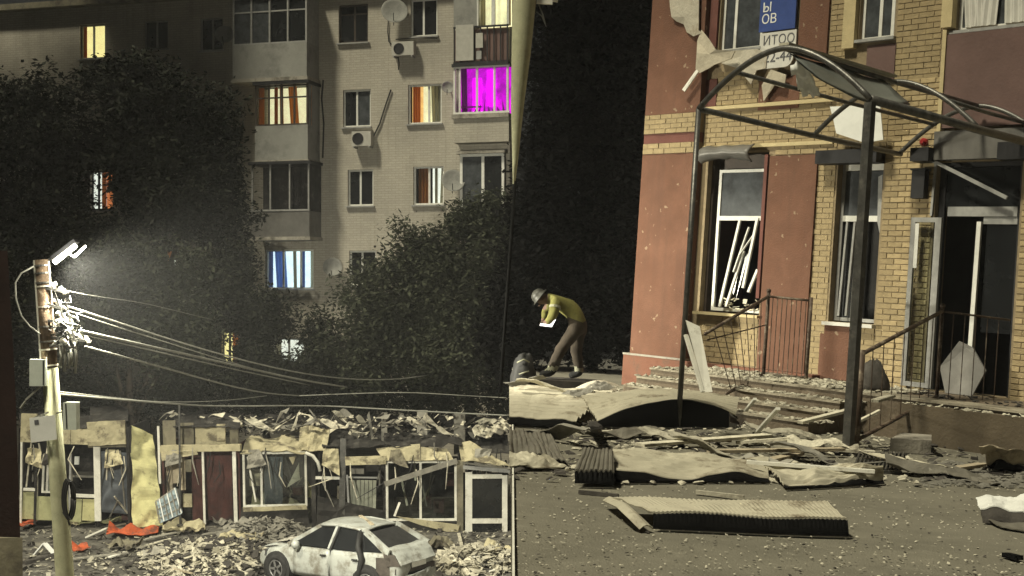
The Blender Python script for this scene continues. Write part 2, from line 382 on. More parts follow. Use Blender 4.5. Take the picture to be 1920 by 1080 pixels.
def window(root, W, rc, frame, pane, mull=(), trans=(), out=0.0, fw=.06, lit=None, curt=(), label=None, name='window', sill=True):
    s0, s1, h0, h1 = rc; g = .002
    f = MB()
    a, b = out - .14, out - .08
    f.wbox(W, s0 + g, s0 + fw, h0 + g, h1 - g, a, b); f.wbox(W, s1 - fw, s1 - g, h0 + g, h1 - g, a, b)
    f.wbox(W, s0 + fw, s1 - fw, h0 + g, h0 + fw, a, b); f.wbox(W, s0 + fw, s1 - fw, h1 - fw, h1 - g, a, b)
    for m_ in mull: c = s0 + (s1 - s0) * m_; f.wbox(W, c - fw * .55, c + fw * .55, h0 + fw, h1 - fw, a + .004, b - .004)
    for t_ in trans: c = h0 + (h1 - h0) * t_; f.wbox(W, s0 + fw, s1 - fw, c - fw * .4, c + fw * .4, a + .01, b - .01)
    w = part(root, name, f, frame, label=label)
    cuts = [0, *sorted(mull), 1]
    for i in range(len(cuts) - 1):
        p0, p1 = s0 + (s1 - s0) * cuts[i] + .01, s0 + (s1 - s0) * cuts[i + 1] - .01
        part(w, 'pane', MB().wbox(W, p0, p1, h0 + .02, h1 - .02, out - .115, out - .105), 'glass' if lit else (pane[i % len(pane)] if isinstance(pane, (list, tuple)) else pane))
    if lit:
        ls = lit if isinstance(lit, (list, tuple)) else [lit]; n = len(ls)
        for i, l in enumerate(ls):
            part(w, 'lit_room', MB().wbox(W, s0 + (s1 - s0) * i / n, s0 + (s1 - s0) * (i + 1) / n, h0, h1, out - .46, out - .44), l)
    for (c0, c1, m_, lean) in curt:
        part(w, 'curtain', curtain(W, s0 + (s1 - s0) * c0, s0 + (s1 - s0) * c1, h0 + .05, h1 - .04, out - .24, 3, .03, lean), m_)
    if sill: part(w, 'sill', MB().wbox(W, s0 - .05, s1 + .05, h0 - .05, h0 - .004, out + .004, out + .09), 'frame_grey')
    return w
ab = thing('apartment_building', 'five storey pale apartment block with scattered lit windows behind the trees', 'building', V(-12, 46, YARD))
specs = [  # px rect, frame, pane, mullions, transoms, lit, curtains
 ((150, 45, 197, 110), 'frame_grey', None, (.5,), (), 'lit_yellow', ((.0, .12, 'curtain_warm', 0),), 'brightly lit yellow window near the roof at far left'),
 ((270, 38, 315, 92), 'frame_grey', 'pane_dark', (.5,), (), None, (), None),
 ((375, 33, 418, 95), 'frame_grey', 'pane_dark', (.52,), (), None, (), None),
 ((635, 8, 690, 80), 'frame_brown', 'pane_dark', (.52,), (.75,), None, (), None),
 ((770, -2, 820, 68), 'frame_white', 'pane_dark', (.46,), (), None, (), None),
 ((643, 168, 695, 238), 'frame_white', ['pane_dark', 'pane_grey'], (.48,), (), None, (), None),
 ((765, 158, 828, 232), 'frame_white', None, (.6,), (), ['lit_orange', 'lit_cream', 'room_dark'], ((.08, .3, 'curtain_warm', 0), (.62, .95, 'curtain_white', .05)), 'window with warm orange light behind its left sash'),
 ((652, 318, 700, 386), 'frame_white', ['pane_dark', 'pane_dark'], (.47,), (), None, (), None),
 ((775, 312, 832, 384), 'frame_white', None, (.5,), (), ['room_dark', 'lit_white'], ((.1, .42, 'curtain_warm', 0), (.64, .72, 'curtain_white', 0), (.85, .97, 'curtain_white', -.05)), 'window half lit white with drawn curtains'),
 ((655, 470, 705, 535), 'frame_white', 'pane_dark', (.46,), (), None, (), None),
 ((497, 468, 588, 542), 'frame_white', None, (.36, .72), (), 'lit_blue', ((.02, .1, 'curtain_blue', 0), (.14, .36, 'curtain_blue', .08), (.52, .58, 'curtain_white', .03), (.68, .76, 'curtain_blue', 0), (.88, .99, 'curtain_white', 0)), 'wide window lit cold bluish white'),
 ((410, 618, 447, 684), 'frame_brown', None, (.5,), (), ['lit_yellow'], ((.55, .97, 'curtain_warm', 0),), 'narrow warm lit window low behind leaves'),
 ((510, 634, 570, 690), 'frame_white', None, (.5,), (), 'lit_white', ((.0, .2, 'curtain_white', 0),), 'white lit window low behind leaves'),
 ((163, 320, 212, 394), 'frame_brown', None, (.4,), (), ['lit_white', 'lit_red'], ((.44, .6, 'curtain_warm', 0),), 'red and orange lit window seen between leaves'),
 ((308, 468, 330, 500), 'frame_brown', None, (), (), 'lit_white', ((.0, .5, 'curtain_warm', 0),), None),
]
ops = [A.rect(*s[0]) for s in specs]
s_l, s_r = A.hit(-380, 200)[0], A.hit(956, 200)[0]
h_roof = A.hit(88, 18)[1]
opn = ops
wm = wall_cells(A, s_l, s_r, YARD, h_roof, opn)
part(ab, 'wall', wm, 'plaster')
for sp, rc in zip(specs, ops):
    window(ab, A, rc, sp[1], sp[2], sp[3], sp[4], lit=sp[5], curt=sp[6], label=sp[7])
# hull: skewed end wall, back, roof, cornice
c0, c1 = A.p(s_l, 0), A.p(s_r, 0)
bk = [c0 + V(3.5, 13, 0), c1 + V(.02, 13, 0)]
hull = MB()
e = V(0, 0, YARD); tp = V(0, 0, h_roof)
def wallslab(a, b, th, z0, z1):
    d = (b - a).normalized(); n = V(-d.y, d.x, 0) * th
    return [V(a.x, a.y, z0), V(b.x, b.y, z0), V(b.x + n.x, b.y + n.y, z0), V(a.x + n.x, a.y + n.y, z0), V(a.x, a.y, z1), V(b.x, b.y, z1), V(b.x + n.x, b.y + n.y, z1), V(a.x + n.x, a.y + n.y, z1)]
in1 = A.p(s_r, 0, -.31)
hull.hexa(wallslab(in1, bk[1], .3, YARD, h_roof - .01)); hull.hexa(wallslab(bk[1] + V(-.31, 0, 0), bk[0], .3, YARD, h_roof - .01)); hull.hexa(wallslab(bk[0] + V(0, -.31, 0), A.p(s_l, 0, -.31), .3, YARD, h_roof - .01))
part(ab, 'rear_wall', hull, 'plaster')
rf = MB()
q = [A.p(s_l - .2, 0, .35), A.p(s_r - .05, 0, .35), bk[1] + V(-.03, .2, 0), bk[0] + V(-.2, .2, 0)]
rf.prism([V(p.x, p.y, h_roof + .004) for p in q], V(0, 0, .22))
part(ab, 'roof', rf, 'fascia_dark')
# left balcony stack, protruding 1 m
PO = 1.0
def balcony(y_top, y_rail, y_bot, kind, x0=436, x1=575):
    s0, s1, hb, ht = A.rect(x0, y_top, x1, y_bot, PO); hr = A.hit((x0 + x1) / 2, y_rail, PO)[1]
    b = part(ab, 'balcony', MB().wbox(A, s0 - .05, s1 + .05, hb - .12, hb, .002, PO + .06), 'concrete')
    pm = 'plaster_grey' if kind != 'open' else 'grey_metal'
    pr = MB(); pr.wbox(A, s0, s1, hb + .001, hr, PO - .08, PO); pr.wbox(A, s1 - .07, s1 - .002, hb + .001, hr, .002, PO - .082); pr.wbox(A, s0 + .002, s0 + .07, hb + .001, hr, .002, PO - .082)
    part(b, 'parapet', pr, pm)
    part(b, 'balcony_roof', MB().wbox(A, s0 - .06, s1 + .06, ht, ht + .1, .002, PO + .08), 'metal_dark')
    if kind == 'open':
        fr = MB()
        for k in (0.02, .33, .66, .98): c = s0 + (s1 - s0) * k; fr.wbox(A, c - .025, c + .025, hr + .002, ht - .002, PO - .07, PO - .02)
        fr.wbox(A, s0, s1, hr + .002, hr + .06, PO - .075, PO + .02)
        part(b, 'window', fr, 'frame_grey')
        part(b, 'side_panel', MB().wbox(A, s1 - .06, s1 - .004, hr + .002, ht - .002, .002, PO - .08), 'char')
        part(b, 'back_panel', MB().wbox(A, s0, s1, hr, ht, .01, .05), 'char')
        return
    fr = MB()
    ks = (0, .25, .5, .75, 1)
    for k in ks: c = s0 + .03 + (s1 - s0 - .06) * k; fr.wbox(A, c - .03, c + .03, hr + .002, ht - .002, PO - .07, PO - .01)
    for hh in (hr + .03, ht - .04, hr + (ht - hr) * .68): fr.wbox(A, s0 + .06, s1 - .06, hh - .025, hh + .025, PO - .065, PO - .015)
    w = part(b, 'window', fr, 'frame_grey' if kind == 'dark' else 'frame_brown')
    for k in range(4):
        a0, a1 = s0 + (s1 - s0) * ks[k] + .05, s0 + (s1 - s0) * ks[k + 1] - .05
        part(w, 'pane', MB().wbox(A, a0, a1, hr + .05, ht - .05, PO - .045, PO - .035), 'glass' if kind == 'lit' else ('pane_grey' if k < 2 else 'pane_dark'))
    sd = MB(); sd.wbox(A, s1 - .06, s1 - .004, hr + .002, ht - .002, .002, PO - .08)
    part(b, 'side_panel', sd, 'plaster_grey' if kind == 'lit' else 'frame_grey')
    if kind == 'lit':
        part(w, 'lit_room', MB().wbox(A, s0 + .1, s1 - .1, hr - .4, ht - .02, .2, .22), 'lit_cream')
        for c0_, c1_, ln in ((.0, .10, 0), (.30, .36, 0), (.56, .72, .10), (.93, 1, 0), (.40, .46, .02)):
            part(w, 'curtain', curtain(A, s0 + (s1 - s0) * c0_, s0 + (s1 - s0) * c1_, hr, ht - .05, PO - .3, 3, .03, ln), 'curtain_warm')
balcony(-8, 82, 146, 'dark', 436, 575)
balcony(158, 235, 300, 'lit', 478, 577)
balcony(308, 396, 444, 'open', 470, 580)
# side fins beside the balconies
# right balcony stack (part of the block)
PO2 = .55
s0, s1, hb, ht = A.rect(850, 122, 955, 213, PO2)
b = part(ab, 'balcony', MB().wbox(A, s0 - .05, s1 - .02, hb - .14, hb, .002, PO2 + .05), 'concrete', label='glazed balcony glowing magenta')
fr = MB()
for k in (0, .10, .42, .74, .98): c = s0 + .03 + (s1 - s0 - .06) * k; fr.wbox(A, c - .035, c + .035, hb + .002, ht - .002, PO2 - .07, PO2 - .01)
fr.wbox(A, s0, s1, hb + .002, hb + .07, PO2 - .06, PO2 - .0); fr.wbox(A, s0, s1, ht - .08, ht - .002, PO2 - .06, PO2 - .0)
w = part(b, 'window', fr, 'frame_white')
for k0, k1 in ((.02, .10), (.10, .42), (.42, .74), (.74, .98)):
    part(w, 'pane', MB().wbox(A, s0 + (s1 - s0) * k0 + .04, s0 + (s1 - s0) * k1 - .01, hb + .06, ht - .06, PO2 - .045, PO2 - .035), 'glass')
part(w, 'lit_room', MB().wbox(A, s0 + .08, s1 - .05, hb + .02, ht - .02, .05, .07), 'lit_magenta')
part(w, 'grow_lamp', MB().wbox(A, s0 + .55, s0 + .85, hb + .12, ht - .35, .1, .12), 'grow_lamp'); part(w, 'grow_lamp', MB().wbox(A, s0 + 1.05, s0 + 1.35, hb + .3, ht - .1, .1, .12), 'grow_lamp')  # added glowing panels give the magenta room a brighter core
for k_ in range(9): part(w, 'plant_leaf', MB().prism([A.p(s0 + .3 + k_ * .17, hb + .06, .33), A.p(s0 + .38 + k_ * .17, hb + .1, .33), A.p(s0 + .33 + k_ * .17 + .08 * math.sin(k_ * 7), hb + .35 + .15 * math.sin(k_ * 5), .33)], A.n * .01), 'curtain_magenta')
part(w, 'plant_shelf', MB().wbox(A, s0 + .1, s0 + .9, hb + .25, hb + .29, .2, .4), 'curtain_magenta'); part(w, 'curtain', curtain(A, s0 + (s1 - s0) * .1, s0 + (s1 - s0) * .2, hb + .05, ht - .05, .3, 3, .03, .03), 'curtain_magenta')
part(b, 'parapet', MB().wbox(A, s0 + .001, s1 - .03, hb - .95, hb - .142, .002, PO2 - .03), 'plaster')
s0, s1, hb, ht = A.rect(850, 48, 955, 118, PO2)
b = part(ab, 'balcony', MB().wbox(A, s0 - .05, s1 - .02, hb - .1, hb, .002, PO2 + .05), 'metal_dark', label='open balcony with boards behind its railing')
rl = MB(); rl.wbox(A, s0, s1 - .03, ht - .06, ht, PO2 - .03, PO2 + .02); rl.wbox(A, s0, s1 - .03, hb + .002, hb + .06, PO2 - .03, PO2 + .02)
for k in range(9): c = s0 + .03 + (s1 - s0 - .1) * k / 8; rl.wbox(A, c - .02, c + .02, hb + .06, ht - .06, PO2 - .02, PO2 + .01)
part(b, 'railing', rl, 'metal_dark'); part(b, 'backing_panel', MB().wbox(A, s0 + .02, s1 - .05, hb + .01, ht - .1, PO2 - .10, PO2 - .08), 'mauve')
part(b, 'board', MB().wbox(A, s0 + .1, s0 + .72, hb + .1, ht + .05, PO2 + .03, PO2 + .05), 'ac_white')
part(b, 'board', MB().wbox(A, s0 + .80, s0 + 1.05, hb + .5, ht - .25, PO2 + .03, PO2 + .05), 'ac_white')
part(b, 'board', MB().wbox(A, s0 + .82, s0 + 1.0, hb + .12, hb + .4, PO2 + .03, PO2 + .05), 'frame_grey')
s0, s1, hb, ht = A.rect(893, -30, 955, 46, PO2)
lw = MB(); lw.wbox(A, s0, s0 + .06, hb, ht, PO2 - .1, PO2 - .04); lw.wbox(A, (s0 + s1) / 2 - .06, (s0 + s1) / 2 + .06, hb, ht, PO2 - .1, PO2 - .04); lw.wbox(A, s1 - .08, s1 - .03, hb, ht, PO2 - .1, PO2 - .04)
w = part(ab, 'window', lw, 'frame_white', label='cream lit balcony window at the top right corner')
part(w, 'pane', MB().wbox(A, s0 + .05, s1 - .05, hb, ht, PO2 - .075, PO2 - .065), 'glass'); part(w, 'lit_room', MB().wbox(A, s0, s1 - .05, hb, ht, .05, .07), 'lit_cream')
for c0_, c1_ in ((.05, .2), (.42, .5), (.85, .97)):
    part(w, 'curtain', curtain(A, s0 + (s1 - s0) * c0_, s0 + (s1 - s0) * c1_, hb, ht, .25, 3, .03), 'curtain_white')
q0 = A.hit(850, 20, PO2)[0]
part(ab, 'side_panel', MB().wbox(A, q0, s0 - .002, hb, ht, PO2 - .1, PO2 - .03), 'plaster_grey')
s0, s1, hb, ht = A.rect(862, 288, 945, 420, PO2 * .5)
window(ab, A, (s0, s1, hb, ht), 'frame_white', ['pane_grey', 'pane_dark'], (.52,), (), out=PO2 * .5 + .06, fw=.09, sill=False, label='wide dark balcony window above the tree')
part(ab, 'balcony_roof', MB().wbox(A, s0 - .1, s1 + .05, ht + .002, ht + .1, .002, PO2 * .5 + .12), 'concrete')
# air conditioners, dishes and cables on the facade (fixed to it)
def aircon(x0, y0, x1, y1, label):
    s0, s1, h0, h1 = A.rect(x0, y0, x1, y1, .3)
    t = thing('air_conditioner', label, 'air conditioner', A.p((s0 + s1) / 2, h0, .1), group='air conditioners on the facade')
    part(t, 'casing', MB().wbox(A, s0, s1, h0, h1, .06, .34), 'ac_white')
    c = A.p(s0 + (s1 - s0) * .33, (h0 + h1) / 2, .342); rr = (h1 - h0) * .40
    part(t, 'fan_grille', MB().lathe(c, A.n, [(rr, 0), (rr, .015), (rr * .86, .02), (rr * .84, .004)], 20), 'metal_dark')
    part(t, 'bracket', MB().wbox(A, s0 + .05, s0 + .09, h0 - .06, h0 - .002, .002, .34).wbox(A, s1 - .09, s1 - .05, h0 - .06, h0 - .002, .002, .34), 'frame_grey')
aircon(735, 78, 776, 104, 'air conditioner under the top row window beside the drain cable')
aircon(660, 246, 696, 274, 'air conditioner below the dark second row window with hanging cable')
def dish(px, py, rr, label):
    s, h = A.hit(px, py, .35)
    t = thing('satellite_dish', label, 'dish', A.p(s, h, 0), group='satellite dishes on the facade')
    ax = (A.n + A.t * .45 + V(0, 0, .35)).normalized()
    part(t, 'reflector', MB().lathe(A.p(s, h, .28), ax, [(.01, 0), (rr * .5, .02), (rr * .85, .06), (rr, .10), (rr * .97, .105), (rr * .8, .07), (.01, .015)], 20), 'plaster_grey', True)
    part(t, 'arm', MB().bar(A.p(s, h, .01), A.p(s, h, .27), .04).bar(A.p(s, h - rr, .34), A.p(s + .1, h - .1, .62), .025), 'metal_dark')
dish(738, 22, .46, 'satellite dish beside the highest right window'); dish(622, 502, .34, 'small satellite dish beside the low bluish window'); dish(838, 165, .22, 'tiny satellite dish next to the magenta balcony'); dish(419, 66, .34, 'dim satellite dish left of the topmost balcony'); dish(848, 340, .4, 'satellite dish against the half lit window wall')
def facade_cable(pts, label, r=.02):
    single('wall_cable', label, 'cable', MB().tube([A.p(*A.hit(x, y, .05), .05) for x, y in pts], r, 6), 'wire_black')
facade_cable([(733, 168), (722, 200), (712, 232), (697, 262), (694, 272)], 'black hose running diagonally to the lower air conditioner', .028)
facade_cable([(728, 38), (727, 60), (729, 78), (735, 84)], 'black cable dropping from the dish to the upper air conditioner')
facade_cable([(746, 104), (748, 118), (747, 131)], 'short black drain hose below the upper air conditioner')
facade_cable([(606, 150), (603, 185), (607, 232), (605, 296)], 'thin black pipe along the edge of the lit balcony', .03)
facade_cable([(820, 72), (790, 70), (742, 74)], 'thin dark cable along the wall under the top right window')

# ------------------------------------------------------------------ trees
def leaf_crown(blobs, n, size, rg, gaps=(), d0=0):
    mb = MB()
    tot = sum(b[3] * b[4] * b[5] for b in blobs); 
    for (cx, cy, cz, rx, ry, rz) in blobs:
        k = int(n * 1.5 * rx * ry * rz / tot); per = 26
        for _ in range(max(1, k // per)):
            while True:
                u = V(rg.uniform(-1, 1), rg.uniform(-1, 1), rg.uniform(-1, 1)); L = u.length
                if L < 1 and L > .35: break
            kk = (.72 + .5 * noise.noise(u * 2.3 + V(cx, cy, cz)))
            c = V(cx + u.x * rx * kk * 1.1, cy + u.y * ry * kk * 1.1, cz + u.z * rz * kk * 1.1)
            if gaps:
                ax, ay = 960 + c.x / c.y * F, 540 - (c.z - EYE) / c.y * F
                if any(abs(ax - g[0]) < g[2] and abs(ay - g[1]) < g[3] for g in gaps): continue
            for _ in range(per):
                p = c + V(rg.gauss(0, .2), rg.gauss(0, .2), rg.gauss(0, .17)); s = size * rg.uniform(.35, 1.25)
                a = V(rg.uniform(-1, 1), rg.uniform(-1, 1), rg.uniform(-.6, .6)).normalized(); b = a.cross(V(rg.uniform(-.7, .7), rg.uniform(-.7, .7), 1)).normalized()
                i = len(mb.v); mb.v += [p - a * s, p - b * s * .45, p + a * s, p + b * s * .45]; mb.f.append((i, i + 1, i + 2, i + 3))
    return mb
def tree(name, label, base, blobs, n, size, m, seed, group, gaps=(), tr=.2, rolled=False):
    rg = random.Random(seed); base = Vector(base)
    t = thing(name, label, 'tree', base, rolled, group)
    top = max(blobs, key=lambda b: b[2]); k = MB()
    mid = V((base.x + top[0]) / 2, (base.y + top[1]) / 2, (base.z + top[2]) / 2 - .3)
    k.tube([base - V(0, 0, .1), base.lerp(mid, .5) + V(.1, 0, 0), mid, V(top[0], top[1], top[2])], [tr, tr * .8, tr * .6, tr * .15], 9)
    for b in blobs:
        k.tube([mid - V(0, 0, rg.uniform(.1, .8)), mid.lerp(V(*b[:3]), .55) + V(0, 0, -.2), V(b[0], b[1], b[2] + b[5] * .3)], [tr * .4, tr * .28, tr * .08], 6)
    part(t, 'trunk', k, 'bark', True)
    part(t, 'crown', leaf_crown(blobs, n, size, rg, gaps), m)
def blob(px, py, d, rpx, rpy, ry=None):
    p = P(px, py, d); return (p.x, p.y, p.z, rpx / F * d, ry or rpx / F * d * .8, rpy / F * d)
gp = [(190, 356, 27, 44), (429, 655, 18, 40), (540, 655, 34, 24), (318, 484, 12, 20)]
g1 = 'dark trees in front of the apartment block'
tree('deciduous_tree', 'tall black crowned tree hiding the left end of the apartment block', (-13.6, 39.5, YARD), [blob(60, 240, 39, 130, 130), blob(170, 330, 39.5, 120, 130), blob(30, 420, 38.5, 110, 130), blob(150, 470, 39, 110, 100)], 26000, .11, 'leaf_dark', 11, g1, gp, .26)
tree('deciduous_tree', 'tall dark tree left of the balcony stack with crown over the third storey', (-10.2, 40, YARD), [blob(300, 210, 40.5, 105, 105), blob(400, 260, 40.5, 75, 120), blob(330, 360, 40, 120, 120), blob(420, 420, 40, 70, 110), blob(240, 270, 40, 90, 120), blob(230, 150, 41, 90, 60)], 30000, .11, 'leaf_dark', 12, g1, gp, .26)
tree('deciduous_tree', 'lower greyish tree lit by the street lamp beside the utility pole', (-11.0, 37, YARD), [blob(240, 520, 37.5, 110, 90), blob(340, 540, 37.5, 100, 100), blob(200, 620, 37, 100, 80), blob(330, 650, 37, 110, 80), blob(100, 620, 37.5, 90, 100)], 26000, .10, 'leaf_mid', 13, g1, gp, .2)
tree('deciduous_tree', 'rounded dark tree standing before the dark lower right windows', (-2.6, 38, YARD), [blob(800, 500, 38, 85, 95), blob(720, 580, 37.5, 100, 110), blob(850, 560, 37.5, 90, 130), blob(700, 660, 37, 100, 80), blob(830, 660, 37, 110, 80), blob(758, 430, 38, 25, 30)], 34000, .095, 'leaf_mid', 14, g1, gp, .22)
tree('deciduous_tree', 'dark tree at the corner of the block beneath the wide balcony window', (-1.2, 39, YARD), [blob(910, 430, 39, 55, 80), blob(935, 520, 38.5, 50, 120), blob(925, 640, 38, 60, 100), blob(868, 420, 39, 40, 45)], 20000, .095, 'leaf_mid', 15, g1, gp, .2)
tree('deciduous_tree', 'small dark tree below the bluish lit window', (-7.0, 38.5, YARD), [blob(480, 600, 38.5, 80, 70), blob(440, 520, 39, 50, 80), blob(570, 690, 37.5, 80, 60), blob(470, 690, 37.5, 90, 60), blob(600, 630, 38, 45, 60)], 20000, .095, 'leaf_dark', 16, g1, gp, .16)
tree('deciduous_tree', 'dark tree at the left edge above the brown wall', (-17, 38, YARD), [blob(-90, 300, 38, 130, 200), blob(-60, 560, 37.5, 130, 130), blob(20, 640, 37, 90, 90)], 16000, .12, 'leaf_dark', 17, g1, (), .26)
for i, (px, d, lab) in enumerate([(70, 37.3, 'dark low shrub behind the leftmost stall'), (250, 37.6, 'dark low shrub behind the yellow crumpled panel'), (420, 37.4, 'dark low shrub behind the tilted white window frame'), (590, 37.7, 'dark low shrub behind the beige torn roof'), (740, 37.5, 'dark low shrub behind the double window stall'), (890, 37.6, 'dark low shrub behind the corner stall')]):
    rg = random.Random(40 + i); t = thing('shrub', lab, 'shrub', P(px, 900, d) * 1, group='shrubs behind the stalls'); 
    bl = [blob(px - 55, 735, d, 75, 60, .8), blob(px + 55, 745, d, 75, 60, .8)]
    part(t, 'stem', MB().tube([V(P(px, 0, d).x, d, YARD - .1), V(P(px, 0, d).x, d, -3.4), V(*bl[0][:3])], [.08, .06, .02], 6).tube([V(P(px, 0, d).x, d, -3.6), V(*bl[1][:3])], [.05, .02], 6), 'bark')
    part(t, 'foliage', leaf_crown(bl, 5000, .09, rg), 'leaf_dark')
# added near-black trees stand in for unlit darkness behind the upper street
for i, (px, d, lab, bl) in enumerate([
    (985, 26, 'black tree added as darkness behind the bending rescuer', [(985, 560, 26, 60, 130), (1010, 430, 26, 60, 110), (960, 640, 25.6, 50, 80), (1035, 290, 26, 55, 120), (1050, 140, 26, 60, 110), (1058, -10, 26, 60, 110)]),
    (1110, 26.6, 'black tree added as darkness in the middle of the street end', [(1100, 590, 26.4, 70, 120), (1090, 460, 26.6, 70, 100), (1130, 380, 26.8, 60, 80), (1110, 260, 26.6, 80, 120), (1130, 110, 26.6, 80, 110), (1130, -30, 26.6, 90, 100)]),
    (1220, 26.3, 'black tree added as darkness touching the red brick corner', [(1205, 600, 26.2, 70, 120), (1190, 470, 26.4, 70, 110), (1230, 400, 26.5, 60, 90), (1210, 300, 26.4, 70, 120), (1230, 150, 26.4, 80, 120), (1240, 0, 26.4, 80, 110)])]):
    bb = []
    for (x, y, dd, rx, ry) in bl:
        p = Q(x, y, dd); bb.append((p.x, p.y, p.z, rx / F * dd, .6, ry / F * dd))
    g = Q(px, 700, d); tree('deciduous_tree', lab, (g.x, d, -.02), bb, 30000, .09, 'leaf_night', 60 + i, 'black trees added as darkness closing the upper street', (), .12, True)

# ------------------------------------------------------------------ utility pole with street lamp (left foreground)
DP = 20.0
def PP(px, py, dd=0.0): return P(px, py, DP + dd)
up0, up1 = PP(152, 1500), PP(79, 487)
kz = (YARD - up0.z) / (up1.z - up0.z); foot = up0.lerp(up1, kz)
up = thing('utility_pole', 'leaning concrete utility pole with lit street lamp and junction boxes', 'utility pole', foot)
def on(py): 
    k = (P(0, py, DP).z - up0.z) / (up1.z - up0.z); return up0.lerp(up1, k)
part(up, 'pole', MB().tube([foot - V(0, 0, .1), on(1080), on(900), on(690)], [.155, .140, .130, .122], 18), 'pole_concrete', True)
part(up, 'pole_head', MB().tube([on(689), on(600), on(487)], [.121, .116, .108], 18), 'pole_brown', True, label='brown stained upper section of the pole')
part(up, 'edge_strip', MB().bar(on(680) + V(-.115, -.05, 0), on(488) + V(-.105, -.05, 0), .025, .03), 'white_paint')
part(up, 'edge_strip', MB().bar(on(560) + V(.115, -.04, 0), on(490) + V(.115, -.04, 0), .018, .03), 'white_paint')
rg = random.Random(5)
for y in (498, 512, 530, 537, 575, 612, 640, 655, 685):
    part(up, 'clamp_band', MB().lathe(on(y), (up1 - up0), [(.128, -.012), (.128, .012)], 18), 'ceramic' if y % 2 else 'steel_pipe')
arm = part(up, 'lamp_arm', MB().tube([on(492), PP(92, 487), PP(104, 480), PP(122, 470, .0)], .022, 8), 'metal_dark', True)
lh = MB(); a_, b_ = PP(100, 490), PP(143, 457)
lh.bar(a_ + V(0, .02, .05), b_ + V(0, .02, .05), .20, .06)
lamp = part(up, 'lamp_head', lh, 'metal_dark')
part(lamp, 'lamp_tube', MB().tube([a_ + V(.02, -.02, -.02), b_ + V(0, -.02, -.02)], .042, 10), 'lamp_glow', True)
part(lamp, 'lamp_tube', MB().tube([PP(139, 482), PP(161, 461)], .018, 8), 'lamp_glow', True)
part(up, 'lamp_arm', MB().tube([PP(122, 470, .02), PP(139, 482, .02)], .012, 6), 'metal_dark')
pl = bpy.data.lights.new('lamp_light', 'SPOT'); pl.energy = 5600; pl.shadow_soft_size = .15; pl.color = (1, .95, .76); pl.spot_size = R(150); pl.spot_blend = .6
plo = bpy.data.objects.new('lamp_light', pl); C.objects.link(plo); plo.parent = up; plo.location = PP(132, 484, -.1) - foot
plo.rotation_euler = V(-.50, -.62, .60).to_track_quat('Z', 'Y').to_euler()
pl2 = bpy.data.lights.new('lamp_spill', 'POINT'); pl2.energy = 45; pl2.shadow_soft_size = .12; pl2.color = (1, .95, .78)
pl2o = bpy.data.objects.new('lamp_spill', pl2); C.objects.link(pl2o); pl2o.parent = up; pl2o.location = PP(134, 490, -.25) - foot
# insulators, brackets and cable tangle
for (x, y) in ((100, 537), (118, 545), (108, 566), (114, 590), (126, 600), (140, 610), (110, 605), (133, 622), (150, 632), (120, 640), (164, 638)):
    c = PP(x, y, rg.uniform(-.15, .15)); ax = V(rg.uniform(-1, 1), rg.uniform(-.4, .4), rg.uniform(.2, 1))
    r_ = rg.uniform(.03, .055)
    part(up, 'insulator', MB().lathe(c, ax, [(r_ * .4, -.07), (r_, -.05), (r_ * .55, -.02), (r_, .0), (r_ * .55, .03), (r_ * .9, .05), (r_ * .3, .08)], 10), 'ceramic', True)
for (x0, y0, x1, y1) in ((84, 540, 130, 548), (84, 570, 125, 580), (86, 600, 150, 612), (88, 632, 172, 640), (88, 648, 142, 652), (96, 535, 120, 600), (122, 560, 140, 640)):
    part(up, 'bracket', MB().bar(PP(x0, y0, -.08), PP(x1, y1, rg.uniform(-.2, .0)), .03, .04), 'steel_pipe')
for k in range(14):
    x, y = rg.uniform(95, 135), rg.uniform(545, 640); pts = [PP(x + rg.uniform(-14, 26) * j / 3 * 1.2, y + rg.uniform(-16, 26) * j / 3, rg.uniform(-.25, -.05)) for j in range(5)]
    part(up, 'tangled_wire', MB().tube(pts, .010, 6), 'wire' if k % 3 else 'wire_black', True)
for (x, y0, y1) in ((112, 645, 690), (120, 650, 696), (128, 660, 690), (140, 640, 700), (116, 642, 672), (133, 655, 685)):
    part(up, 'cable_end', MB().tube([PP(x, y0, -.12), PP(x + 3, (y0 + y1) / 2, -.16), PP(x + 1, y1, -.12)], .022, 7), 'wire', True)
def jbox(x0, y0, x1, y1, tilt, m, nm, dd):
    a, b, c, d = PP(x0, y0 + tilt, dd), PP(x1, y0, dd), PP(x1 + tilt * .5, y1, dd), PP(x0 + tilt * .5, y1 + tilt, dd)
    o = part(up, nm, MB().prism([a, b, c, d], V(0, .16 if nm != 'notice_board' else .02, 0)), m)
    return o
o = jbox(55, 674, 85, 724, 0, 'box_pale', 'junction_box', -.2); part(o, 'door_seam', MB().prism([PP(80, 676, -.206), PP(82, 676, -.206), PP(82, 722, -.206), PP(80, 722, -.206)], V(0, .004, 0)), 'metal_dark')
o = jbox(118, 755, 143, 806, 0, 'box_pale', 'junction_box', -.2); part(o, 'door_seam', MB().prism([PP(122, 757, -.206), PP(124, 757, -.206), PP(126, 804, -.206), PP(124, 804, -.206)], V(0, .004, 0)), 'metal_dark')
o = jbox(55, 778, 103, 824, 6, 'notice', 'notice_board', -.22)
part(o, 'printed_mark', MB().prism([PP(64, 788, -.224), PP(72, 787, -.224), PP(73, 796, -.224), PP(65, 797, -.224)], V(0, .002, 0)), 'ink')
for (x0, y0, x1, y1) in ((88, 690, 60, 700), (98, 770, 60, 785), (48, 750, 86, 715), (106, 775, 125, 770), (48, 752, 38, 766)):
    part(up, 'bracket', MB().bar(PP(x0, y0, -.1), PP(x1, y1, -.16), .025, .025), 'wire')
co = MB()
